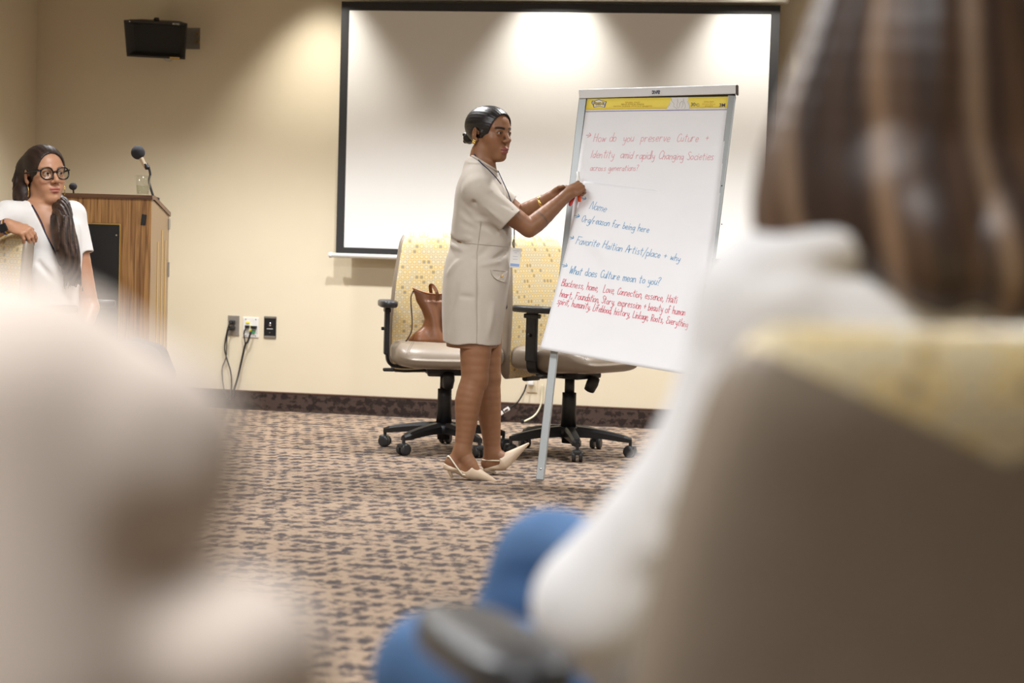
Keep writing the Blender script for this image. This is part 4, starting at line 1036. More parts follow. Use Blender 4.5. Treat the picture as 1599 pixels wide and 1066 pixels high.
def wrinkles(ws):
    """soft folds: each (a, b, height, width) fades out at both ends; negative height is a valley"""
    W = [(V3(a), V3(b), h, w) for a, b, h, w in ws]
    def f(P, d):
        for a, b, h, w in W:
            c = (a + b) / 2; R = np.linalg.norm(b - a) / 2 + 3 * w
            m = np.linalg.norm(P - c, axis=1) < R
            if not m.any(): continue
            Q = P[m]; ba = b - a; t = np.clip((Q - a) @ ba / (ba @ ba), 0, 1); r = np.linalg.norm(Q - a - t[:, None] * ba, axis=1)
            d[m] -= 1.9 * h * np.exp(-(r / w) ** 2) * np.clip(4 * t * (1 - t), 0, 1)
        return d
    return f
class Head:
    """head frame: x to the person's right, y out of the face, z up; origin between the ears at eye height"""
    def __init__(s, org, fwd, scale, tilt=0.0, pitch=0.0, sy=1.0):
        s.sy = sy
        f = Vector(fwd); f.z = 0; f.normalize(); r = f.cross(ZU).normalized()
        M = Matrix((r, f, ZU)).transposed() @ Matrix.Rotation(tilt, 3, 'Y') @ Matrix.Rotation(pitch, 3, 'X')
        s.M = M; s.o = Vector(org); s.s = scale; s.A = np.array([list(q) for q in M], np.float32)
    def w(s, x, y, z): return s.o + s.M @ (Vector((x, y * s.sy, z)) * s.s)
    def local(s, P): return (P - V3(s.o)) @ s.A / s.s / np.array((1, s.sy, 1), np.float32)
    def el(s, S, c, r, k=.012, sub=False, rot=None):
        S.el(s.w(*c), [r[0] * s.s, r[1] * s.s * s.sy, r[2] * s.s], s.M if rot is None else s.M @ rot, k * s.s, sub)
    def rc(s, S, a, b, ra, rb=None, k=.012, sub=False):
        S.rc(s.w(*a), s.w(*b), ra * s.s, (ra if rb is None else rb) * s.s, k * s.s, sub)
    def skull(s, S, lips=1.0, nose=1.0, cheek=1.0, jaw=1.0, pout=0.0, mz=0.0, full=1.0):
        s.mz = mz; s.full = full
        E, C = lambda *a, **k: s.el(S, *a, **k), lambda *a, **k: s.rc(S, *a, **k)
        E((0, -.018, .030), (.074, .096, .085), k=.02)
        E((0, .022, .028), (.062, .066, .070), k=.03)                 # brow and forehead
        E((0, .018, -.046), (.053 * jaw, .062, .064), k=.03)
        C((-.046 * jaw, .000, -.062), (-.012, .062, -.104), .016, .017, k=.03); C((.046 * jaw, .000, -.062), (.012, .062, -.104), .016, .017, k=.03)
        C((-.010, .068, -.102), (.010, .068, -.102), .0155, k=.02)    # chin
        for x in (-1, 1):
            E((x * .043, .050, -.026), (.022 * cheek, .024, .022), k=.03)
            E((x * .028, .056, -.060), (.020, .022, .022), k=.03)
            C((x * .012, .082, .020), (x * .046, .066, .022), .0085, .007, k=.018)     # brow ridge
            E((x * .031, .094, .002), (.0175, .016, .0125), k=.016, sub=True)           # socket
            E((x * .031, .0745, .001), (.0165, .0155, .0145), k=.006)                   # lids
        C((0, .083, .012), (0, .107, -.026), .0075, .0095 * nose, k=.014); E((0, .107, -.031), (.0105 * nose, .0105, .009), k=.008)
        for x in (-1, 1):
            E((x * .0125 * nose, .096, -.035), (.0085 * nose, .010, .0075), k=.007)
            E((x * .0062 * nose, .1035, -.0415), (.0032, .0042, .003), k=.003, sub=True)
            E((x * .031, .0905, .0005), (.0146, .0125, .0052), k=.0025, sub=True)       # opening between the lids
        E((0, .077, -.064 + mz), (.024, .015, .021), k=.016)
        E((-.007, .0895 + pout, -.0595 + mz), (.0145 * lips, .0070, .0056 * full), k=.007); E((.007, .0895 + pout, -.0595 + mz), (.0145 * lips, .0070, .0056 * full), k=.007)
        E((0, .0885 + pout, -.0715 + mz), (.0170 * lips, .0076, .0066 * full), k=.007)
        C((-.021 * lips, .086 + pout, -.0662 + mz), (0, .0965 + pout, -.0650 + mz), .0012, k=.004, sub=True); C((.021 * lips, .086 + pout, -.0662 + mz), (0, .0965 + pout, -.0650 + mz), .0012, k=.004, sub=True)
        C((0, .092, -.0850 + mz), (.0, .092, -.0850 + mz), .005, k=.012, sub=True)
        for x in (-1, 1):
            R = Matrix.Rotation(x * -.35, 3, 'Z') @ Matrix.Rotation(-.2, 3, 'X')
            E((x * .076, -.020, -.008), (.0065, .018, .031), k=.006, rot=R); E((x * .081, -.016, -.004), (.005, .0095, .017), k=.004, sub=True, rot=R)
            E((x * .074, -.010, -.034), (.006, .009, .010), k=.006)
    def colours(s, P, skin, lip, brow, extra=None):
        L = s.local(P); c = np.tile(np.array(skin, np.float32), (len(P), 1)); ax = np.abs(L[:, 0])
        def mixin(m, col):
            nonlocal c; c = c * (1 - m[:, None]) + np.array(col, np.float32) * m[:, None]
        front = (L[:, 1] > .03).astype(np.float32)
        near = sm(.14 - np.linalg.norm(L, axis=1), 0, .02)
        cheek = np.exp(-((ax - .042) / .02) ** 2 - ((L[:, 2] + .035) / .022) ** 2) * front
        mixin(cheek * .25, (min(1, skin[0] * 1.15), skin[1] * .82, skin[2] * .8))
        z_ = L[:, 2] - s.mz; up = ((ax / .0240) ** 2 + ((z_ + .0598) / (.0070 * s.full)) ** 2); dn = ((ax / .0215) ** 2 + ((z_ + .0722) / (.0076 * s.full)) ** 2)
        m = np.maximum(1 - sm(up, .75, 1.2), 1 - sm(dn, .75, 1.2)) * (L[:, 1] > .07); mixin(m, lip)
        mixin((1 - sm(np.abs(z_ + .0652 + ax * .05), .0006, .0024)) * (ax < .023) * (L[:, 1] > .07) * .7, tuple(q * .35 for q in lip))
        bz = .0205 + .004 * np.sin(np.clip((ax - .012) / .036, 0, 1) * 2.4) - .10 * np.maximum(0, ax - .040)
        bt = .0012 + .0030 * brow[3]; m = (1 - sm(np.abs(L[:, 2] - bz), bt * .6, bt * 1.4)) * sm(ax, .009, .014) * (1 - sm(ax, .049, .057)) * (L[:, 1] > .035); mixin(m * min(1, brow[3]), brow[:3])
        rr = ((ax - .031) / .0165) ** 2 + ((L[:, 2] - .0035) / .0085) ** 2        # lash line
        m = np.exp(-((rr - .75) / .28) ** 2) * (L[:, 2] > -.001) * (L[:, 1] > .055) * (1 - sm(np.abs(rr - .75), .5, .8)); mixin(m * .85, tuple(q * .12 for q in skin))
        if extra: c = extra(L, c)
        return c
    def eyes(s, parent, org, gaze, iris=(.035, .017, .008), dz=0.0):
        g = (s.M.transposed() @ Vector(gaze)).normalized()
        for x in (-1, 1):
            bm = BM(); bmesh.ops.create_uvsphere(bm, u_segments=28, v_segments=18, radius=.0128 * s.s, matrix=frame_to((0, 0, 0), s.M @ g))
            c = s.w(x * .031, .0752, .0005); me = bpy.data.meshes.new('eye'); nv = []
            for v in bm.verts: nv.append(v.co.normalized().dot((s.M @ g)))
            for v in bm.verts: v.co += c - Vector(org)
            bm.to_mesh(me); bm.free()
            a = me.color_attributes.new('Col', 'FLOAT_COLOR', 'POINT')
            for i, q in enumerate(nv): a.data[i].color = (.01, .008, .008, 1) if q > .93 else ((*iris, 1) if q > .70 else (.33, .30, .28, 1))
            link('eye', me, vcol_mat('eye surface', .12, .6), parent, True)

def hand(S, wrist, d, n, side, curl, spread=.10, scale=1.0, thumb=(0.5, 0.5, -.2), k=.0045, thcurl=.5):
    """five fingers on a palm; d along the hand, n out of the back of the hand, side=+1 puts the thumb on d x n"""
    d = Vector(d).normalized(); n = Vector(n); n = (n - d * n.dot(d)).normalized(); t = d.cross(n) * side
    w = Vector(wrist); q = scale
    palm = w + d * .048 * q
    M = Matrix((t, d, n)).transposed()
    S.el(palm, (.040 * q, .050 * q, .0155 * q), M, k=.014); S.rc(w - d * .01, w + d * .03 * q, .0225 * q, .020 * q, k=.02)
    S.rc(w + d * .02 * q + t * .020 * q, w + d * .05 * q + t * .030 * q - n * .006 * q, .014 * q, .011 * q, k=.012)
    tips = []
    for i, (off, ln, r) in enumerate(((.0285, .070, .0088), (.0095, .078, .0092), (-.0095, .072, .0087), (-.027, .057, .0078))):
        c = curl[i] if isinstance(curl, (list, tuple)) else curl
        b = w + (d * (.090 - .008 * (i == 3)) + t * off) * q; dirv = (d + t * spread * (1.5 - i) * .5).normalized(); p = b
        S.rc(w + (d * .045 + t * off * .8) * q, b, .0110 * q, r * 1.08 * q, k=.008)
        ang = 0
        for seg, frac in ((0, .45), (1, .31), (2, .24)):
            ang += c[seg] if isinstance(c, (list, tuple)) else c * (.9, 1.1, .8)[seg]
            dd = dirv * math.cos(ang) - n * math.sin(ang); e = p + dd * ln * frac * q
            S.rc(p, e, r * (1 - .06 * seg) * q, r * (.95 - .09 * seg) * q, k=k if seg else .006); p = e
        tips.append(p)
    a = w + (d * .028 + t * .026 - n * .004) * q; td = (t * thumb[0] + d * thumb[1] + n * thumb[2]).normalized(); e = a + td * .042 * q
    S.rc(a, e, .0125 * q, .0105 * q, k=.010); td2 = (td * math.cos(thcurl) + (d * .7 - t * .5 - n * .4).normalized() * math.sin(thcurl)).normalized(); e2 = e + td2 * .030 * q
    S.rc(e, e2, .0105 * q, .0085 * q, k=.005); tips.append(e2)
    return tips
def bvh_of(o):
    me = o.data; loc = o.matrix_world.translation if o.parent is None else o.parent.location
    return BVHTree.FromPolygons([Vector(v.co) + loc for v in me.vertices], [tuple(p.vertices) for p in me.polygons])
def on_mesh(bvh, px, py, lift=.001):
    r = ray(px, py).normalized(); h = bvh.ray_cast(CP, r)
    if h[0] is None:
        h = bvh.find_nearest(CP + r * 8.7)
    return h[0] + (h[1] if h[1].dot(r) < 0 else -h[1]) * lift

# ------------------------------------------------------------------ the presenter
def plane_fn(f, o, nrm):
    o = V3(o); nrm = V3(Vector(nrm).normalized())
    return lambda P: np.maximum(f(P), (P - o) @ nrm)
def rc_fn(a, b, ra, rb):
    S = SDF(); S.rc(a, b, ra, rb); return S.L[0][0]
def px_loft(J, rows, shrink=0.0):
    out = []
    for (py, xl, xr, hd, dd) in rows:
        c = J((xl + xr) / 2, py, dd); w = (xr - xl) / 2 / (FPX / depth_of(c))
        out.append((c.z, c.x, c.y, max(.02, w - shrink), max(.02, hd - shrink)))
    return out
SKIN1 = (0.24, 0.112, 0.055)
def build_presenter():
    D0 = 8.70
    J = lambda px, py, dd=0.0: at(px, py, D0 + dd)
    org = J(735, 745, 0); org.z = 0
    root = thing('person', 'standing woman in a short beige dress writing at the flip chart, hair in a bun', 'person', org)
    rows = [(258, 733, 768, .075, 0), (268, 724, 774, .115, 0), (282, 716, 783, .150, 0), (300, 711, 789, .160, 0), (330, 708, 796, .155, 0), (355, 705, 799, .145, 0), (374, 703.5, 799, .138, 0), (388, 702, 796.5, .140, 0), (405, 696.5, 797, .152, 0),
            (430, 692, 797, .168, 0), (455, 690.5, 793.5, .175, 0), (485, 690, 789.5, .175, 0), (515, 691, 784, .172, 0), (541, 692.5, 781, .170, 0)]
    sh_n, sh_f = J(747, 298, -.135), J(760, 294, .145)
    el_n, wr_n = J(826, 356, -.10), J(886, 304, -.03)
    el_f, wr_f = J(812, 335, .17), J(864, 306, .07)
    H = Head(J(764.5, 207.5, 0), VR * math.cos(math.radians(43)) - VF * math.sin(math.radians(43)), .97, pitch=-.04, sy=1.12)
    # body
    S = SDF()
    S.loft(px_loft(J, rows, .013), VR, VF, k=.03, pw=2.2)
    S.rc(J(753, 240, 0), J(751, 268, 0), .050, .060, k=.03); S.rc(J(763, 222, 0), J(755, 244, 0), .050, .050, k=.02)
    S.rc(J(750, 268, 0), sh_n, .055, .046, k=.03); S.rc(J(752, 266, 0), sh_f, .055, .046, k=.03)
    S.chain([sh_n, sh_n.lerp(el_n, .55), el_n], [.050, .0455, .0385], k=.02)
    d1 = (wr_n - el_n); S.chain([el_n, el_n + d1 * .28 + Vector((0, 0, -.004)), wr_n], [.0390, .0410, .0245], k=.012)
    S.chain([sh_f, sh_f.lerp(el_f, .55), el_f], [.048, .043, .037], k=.02)
    d2 = (wr_f - el_f); S.chain([el_f, el_f + d2 * .28, wr_f], [.038, .038, .0235], k=.012)
    # legs
    hn, kn, an = J(746, 470, -.075), J(741, 590, -.10), J(721.5, 704, -.115)
    hf, kf, af = J(756, 470, .085), J(761, 590, .07), J(769, 707, .085)
    for h_, k_, a_, bulge in ((hn, kn, an, -3.0), (hf, kf, af, -1.5)):
        S.chain([h_, h_.lerp(k_, .55), k_], [.078, .070, .0575], k=.02)
        S.rc(k_ + VR * .010, k_ + VR * .010 - ZU * .02, .050, .049, k=.012)
        m = k_.lerp(a_, .32) - VR * (.010 if bulge < -2 else .004); S.chain([k_, m, k_.lerp(a_, .70), a_], [.0555, .0570, .0430, .0345], k=.004)
    # feet
    S.chain([an, J(706, 722, -.115)], [.033, .026], k=.02); S.chain([an, J(735, 727, -.125), J(749, 744.5, -.13)], [.033, .031, .017], k=.012)
    S.rc(J(703, 722, -.115), J(735, 742, -.125), .022, .020, k=.02)
    S.chain([af, J(761, 722, .085)], [.032, .026], k=.02); S.chain([af, J(785, 716, .08), J(799, 715.5, .075)], [.032, .030, .017], k=.012)
    S.rc(J(761, 724, .085), J(786, 722, .08), .022, .020, k=.02)
    H.skull(S, lips=1.12, nose=1.05, jaw=.88, cheek=1.0, pout=.002, mz=-.010, full=1.22)
    dn = J(911, 288, .0) - wr_n
    hand(S, wr_n, dn, -VF * .8 + ZU * .45 - VR * .3, -1, [(1.15, 1.35, .8), (1.25, 1.4, .8), (1.3, 1.4, .9), (1.35, 1.4, .9)], scale=.88, thumb=(.35, .85, -.35), thcurl=.7)
    hand(S, wr_f, J(889, 299, .03) - wr_f, VF * .8 + ZU * .3, 1, [(.7, 1.1, .7)] * 4, scale=.86, thumb=(.4, .8, -.3))
    v, q = polygonise(S, .0027); v = relax(v, q, 1, .35)
    def ex(L, c):   # hair-dark scalp under the pulled-back hair, tattoo band on the forearm
        return c
    col = H.colours(v, SKIN1, (.27, .085, .075), (.012, .008, .007, 1.25), ex)
    t_ = ((v - V3(el_n)) @ V3(d1.normalized())) / d1.length
    neararm = np.linalg.norm((v - V3(el_n)) - ((v - V3(el_n)) @ V3(d1.normalized()))[:, None] * V3(d1.normalized()), axis=1) < .06
    band = np.exp(-((t_ - .30) / .022) ** 2) * neararm * ((v - V3(el_n)) @ V3(ZU) < .10)
    col = col * (1 - .55 * band[:, None]) + np.array((.05, .05, .055)) * .55 * band[:, None]
    body = np_mesh('body', v, q, vcol_mat('brown skin', .48, .4), root, org, col)
    H.eyes(root, org, VR * .93 - VF * .30 - ZU * .02)
    # hair
    S = SDF()
    H.el(S, (0, -.019, .032), (.0815, .103, .0905), k=.01); H.el(S, (0, .022, .030), (.0705, .0735, .0800), k=.03)
    H.el(S, (0, .121, -.017), (.091, .102, .114), k=.004, sub=True)
    for x in (-1, 1):
        H.el(S, (x * .088, -.008, -.020), (.022, .030, .040), k=.010, sub=True); H.rc(S, (x * .074, .020, .0), (x * .070, .016, -.022), .0085, .004, k=.008)
        H.el(S, (x * .060, .055, -.085), (.05, .07, .07), k=.010, sub=True)
    H.el(S, (0, .030, -.135), (.11, .100, .088), k=.012, sub=True)
    H.rc(S, (0, .085, .112), (0, -.02, .127), .0035, .002, k=.004, sub=True)
    for i in range(16):
        a = i / 16 * 6.283; H.el(S, (.018 * math.cos(a), -.116 + .010 * math.sin(i * 2.3), -.026 + .018 * math.sin(a)), (.0105, .013, .0105), k=.005)
    H.el(S, (0, -.112, -.026), (.027, .022, .026), k=.006)
    def strands(P, d):
        L = H.local(P); th = np.arctan2(L[:, 2] - .0, np.abs(L[:, 0]) + .01); return d + .0003 * np.sin(th * 46 + L[:, 1] * 20)
    v, q = polygonise(S, .0026, strands); np_mesh('hair', v, q, pm('black hair', (.010, .008, .008), .36, var=.3, scale=120, bump=.3, bscale=400, stretch=(1, .3, 1)), root, org)
    # dress
    S = SDF()
    S.loft(px_loft(J, rows), VR, VF, k=.03, pw=2.25)
    S.rc(J(749, 264, 0), sh_n, .066, .060, k=.03); S.rc(J(751, 262, 0), sh_f, .066, .060, k=.03)
    ax = (J(806, 354, -.14) - J(786, 334, -.14)).normalized()
    cuff = J(797, 344.5, -.13)
    f = plane_fn(rc_fn(sh_n - ax * .0, cuff + ax * .08, .061, .064), cuff, ax); S.add(f, (sh_n + cuff) / 2, .22, .022)
    axf = (el_f - sh_f).normalized(); cf = sh_f.lerp(el_f, .66); f = plane_fn(rc_fn(sh_f, cf + axf * .08, .058, .060), cf, axf); S.add(f, (sh_f + cf) / 2, .2, .02)
    S.rc(cuff + ax * .06, cuff - ax * .012, .056, .056, k=.004, sub=True); S.rc(cf + axf * .06, cf - axf * .012, .052, .052, k=.004, sub=True)
    # folds
    fold = wrinkles([
        (J(699, 371, -.02), J(734, 384, -.15), -.008, .010), (J(700, 364, -.02), J(738, 374, -.15), .006, .010), (J(698, 380, -.04), J(726, 392, -.15), .005, .010),
        (J(724, 333, -.16), J(762, 342, -.17), -.009, .011), (J(722, 341, -.16), J(768, 352, -.165), .005, .012), (J(740, 346, -.16), J(790, 366, -.13), -.006, .012),
        (J(709, 318, -.12), J(745, 352, -.16), -.004, .014), (J(707, 342, -.12), J(750, 362, -.16), -.005, .012),
        (J(738, 408, -.15), J(775, 376, -.14), -.005, .012), (J(764, 408, -.14), J(797, 388, -.06), -.006, .012), (J(745, 415, -.17), J(790, 406, -.12), .004, .012),
        (J(702, 404, -.12), J(728, 382, -.15), -.006, .012), (J(694, 432, -.10), J(724, 396, -.16), .004, .016), (J(712, 461, -.17), J(742, 465, -.18), -.0045, .010),
        (J(746, 396, -.16), J(745, 537, -.18), -.0035, .006), (J(697, 520, -.12), J(716, 440, -.16), -.003, .016), (J(770, 470, -.15), J(765, 534, -.16), .004, .018),
        (J(742, 292, -.16), J(741, 330, -.18), -.006, .010), (J(752, 286, -.15), J(768, 300, -.19), .004, .010), (J(756, 300, -.20), J(806, 330, -.18), -.003, .012), (J(748, 318, -.20), J(790, 350, -.19), .003, .012)])
    nc0 = J(737.5, 246, 0); nn = VR * .50 + ZU * .87
    hem = J(741, 537.5, -.12).z
    def post(P, d):
        d = fold(P, d)
        d = np.maximum(d, hem - P[:, 2] + .004 * np.sin(P[:, 0] * 40))
        L = (P - V3(nc0)) @ V3(nn.normalized()); return np.maximum(d, L)
    v, q = polygonise(S, .0036, post); v = relax(v, q, 2, .4)
    cloth = pm('beige dress cloth', (.47, .42, .36), .82, var=.02, scale=40, bump=.10, bscale=600, spec=.2, sheen=.15)
    dress = np_mesh('dress', v, q, cloth, root, org); bv = bvh_of(dress)
    dk = pm('dress seam', (.36, .315, .26), .85)
    def seam(pts, r=.0016, m=dk):
        P = [on_mesh(bv, *p, .0006) - org for p in pts]; bm = BM(); tube(bm, P, r, 5); return obj('seam', bm, m, dress)
    seam([(744.5 + .3 * math.sin(i), y) for i, y in enumerate(range(392, 537, 8))]); seam([(751, 345), (750, 356), (748.5, 367), (747, 378), (745, 392)])
    seam([(x, 379 + (x - 722) * .09) for x in range(722, 797, 6)]); seam([(x, 421.5 + (x - 765) * .06) for x in range(765, 793, 3)])
    # neckband
    P = []
    for i in range(29):
        a = i / 28 * 2 * math.pi; p = J(756.5, 255.5, 0) + (VR * .87 - ZU * .50).normalized() * math.cos(a) * .066 + VF * math.sin(a) * .070; P.append(p - org)
    bm = BM(); tube(bm, P, .0062, 8, cap=False); obj('neckband', bm, cloth, dress, True)
    # pocket flap and button
    fl = [(765.5, 421.5), (767, 428), (770.5, 433), (775, 436.5), (780, 438.5), (786, 440.5), (790.5, 440.5), (791.5, 423)]
    bm = BM(); A = [bm.verts.new(on_mesh(bv, *p, .0060) - org) for p in fl]; B = [bm.verts.new(on_mesh(bv, *p, .0005) - org) for p in fl]
    bm.faces.new(A); bm.faces.new(B[::-1])
    for k in range(len(fl)): bm.faces.new((A[k], A[(k + 1) % len(fl)], B[(k + 1) % len(fl)], B[k]))
    obj('pocket_flap', bm, cloth, dress)
    b = on_mesh(bv, 782, 431, .006) - org; bm = BM(); bmesh.ops.create_uvsphere(bm, u_segments=12, v_segments=8, radius=.0055, matrix=Matrix.Translation(b)); obj('button', bm, M_GOLD, dress, True)
    # shoes
    sh = pm('beige patent leather', (.60, .47, .34), .25, var=.03, spec=.5); shr = pm('cream piping', (.78, .70, .55), .35)
    def shoe(P, D, heel_seat, heel_tip, ball, toe, strap, vamp):
        K = lambda a: J(a[0], a[1], D); S = SDF()
        tdir = (K(toe) - K(ball)).normalized(); up = (ZU - tdir * ZU.dot(tdir)).normalized()
        S.rc(K(ball) + up * .014 - tdir * .012, K(toe), .037, .005, k=.01); S.rc(K(heel_seat), K(ball), .016, .020, k=.015)
        S.el(K(heel_seat) + (K(ball) - K(heel_seat)).normalized() * .03, (.044, .024, .012), k=.01)
        o = K(ball); cutn = up
        def post(P_, d):
            x = (P_ - V3(o)) @ V3(tdir); z = (P_ - V3(o)) @ V3(up)
            sd = (K(ball) - K(heel_seat)).normalized(); u2 = (ZU - sd * ZU.dot(sd)).normalized()
            z2 = (P_ - V3(K(heel_seat))) @ V3(u2); d = np.maximum(d, z2 - .006 - .060 * sm(x, -.035, .016))
            return np.maximum(d, -(z + .017))
        v, q = polygonise(S, .0026, post); o_ = np_mesh('shoe', v, q, sh, root, org)
        bm = BM(); tube(bm, [K(heel_seat) + VR * .012, K(heel_tip) + (K(heel_seat) - K(heel_tip)) * .45, K(heel_tip)], .01, 10, radii=[.017, .0085, .0055]); obj('heel', bm, sh, o_, True)
        s0, s1 = strap; a, b_ = K(s0), K(s1); w = VF * .031
        bm = BM(); tube(bm, [p - org for p in cr([a - w * .95, a.lerp(b_, .5) - w * .9, b_ - w * .55, b_ - VR * .010 - w * .05, b_ + w * .5, a.lerp(b_, .5) + w * .9, a + w * .95], 5)], .0034, 6); obj('strap', bm, shr, o_, True)
        bm = BM(); tube(bm, [p - org for p in cr([K(vamp[0]) - w * .95, K(vamp[1]) - w * .7, K(vamp[2]) - w * .1, K(vamp[1]) + w * .7, K(vamp[0]) + w * .95], 5)], .0034, 6); obj('piping', bm, shr, o_, True)
        for ch in o_.children:
            if ch.name.startswith('heel'):
                for vv in ch.data.vertices: vv.co -= org
    shoe(None, -.125, (698, 727), (706.5, 745.5), (737, 742), (777, 752.5), ((722, 739), (702.5, 713)), ((722, 739.5), (738, 741), (756, 738.5)))
    shoe(None, .08, (760, 732), (774, 739), (792, 722), (825, 692.5), ((790, 718), (757, 717.5)), ((786, 718.5), (800, 713), (808, 701.5)))
    # jewellery
    e = H.w(.0835, -.012, -.044); bm = BM()
    for k in range(4):
        a = k * math.pi / 2 + .4; bmesh.ops.create_uvsphere(bm, u_segments=10, v_segments=8, radius=.0058, matrix=Matrix.Translation(e - org + (H.M @ Vector((.002, math.cos(a) * .0062, math.sin(a) * .0062)))) @ (H.M @ Matrix.Diagonal((.5, 1, 1))).to_4x4())
    tag(obj('earring', bm, M_GOLD, root, True), kind='stuff')
    bc = wr_f.lerp(el_f, .33); R = frame_to(bc - org, (el_f - wr_f))
    bm = BM(); lathe(bm, [(.0285, -.009), (.0315, -.009), (.0315, .009), (.0285, .009), (.0285, -.009)], 28, R, cap=False); obj('bracelet', bm, M_GOLD, root, True)
    # lanyard and badge
    navy = pm('navy lanyard', (.012, .013, .05), .6)
    bb_ = bvh_of(body)
    pts = []
    for (px, py) in ((740.5, 240), (745, 247), (752, 255), (760, 262), (768, 270), (776, 279), (782, 287)):
        a = ray(px, py).normalized(); cands = [h for h in (bb_.ray_cast(CP, a), bv.ray_cast(CP, a)) if h[0] is not None]; h = min(cands, key=lambda h: h[3]); pts.append(h[0] - a * .003 - org)
    bm = BM(); tube(bm, cr(pts, 4), .0026, 6); obj('lanyard', bm, navy, root, True)
    bm = BM(); tube(bm, [J(778, 267, -.03) - org, J(786, 285, -.05) - org, J(793, 300, -.06) - org, J(799, 318, -.06) - org, J(803, 340, -.05) - org, J(803, 372, -.05) - org], .0024, 6); obj('lanyard', bm, navy, root, True)
    bm = BM(); tube(bm, [J(803, 372, -.05) - org, J(801.5, 380, -.05) - org, J(803, 388, -.05) - org], .004, 8, radii=[.003, .007, .004]); obj('clip', bm, M_STEEL, root, True)
    bc = J(804.5, 402.5, -.05) - org; R = frame_to((0, 0, 0), VR * .25 - VF * .95, ZU).to_3x3() @ Matrix.Rotation(math.radians(-3), 3, 'Z')
    bm = BM(); box(bm, bc, (.086, .048, .003), R, bev=.001); bd = obj('name_badge', bm, M_WHITE, root)
    bm = BM(); box(bm, bc + R @ Vector((-.031, 0, .0018)), (.012, .040, .0008), R); tag(obj('badge_stripe', bm, pm('badge blue', (.30, .42, .70), .5), bd), 'pale blue stripe')
    for k, (dz, w) in enumerate(((.030, .024), (.022, .012), (.006, .022), (-.006, .020))):
        bm = BM(); box(bm, bc + R @ Vector((dz, 0, .0018)), (.0018, w, .0006), R); obj('badge_print', bm, pm('grey print', (.45, .47, .55), .6), bd)
    # markers
    def marker(label, a, b, cfrac, m0, m1):
        t = thing('marker_pen', label, 'marker', a); L_ = b - a
        bm = BM(); tube(bm, [Vector((0, 0, 0)), L_ * cfrac], .0065, 12); obj('barrel', bm, m0, t, True)
        bm = BM(); tube(bm, [L_ * cfrac, L_ * (cfrac + (1 - cfrac) * .85), L_], .0078, 12, radii=[.0085, .0082, .005]); obj('cap', bm, m1, t, True)
    marker('white marker with an orange cap in the standing woman\'s near hand', J(902.5, 268, .015), J(905, 315, .012), .62, M_WHITE, M_ORANGE)
    marker('marker with a red cap showing under the standing woman\'s hands', J(899, 300, .03), J(889.5, 321, .015), .35, M_WHITE, M_REDPL)
build_presenter()

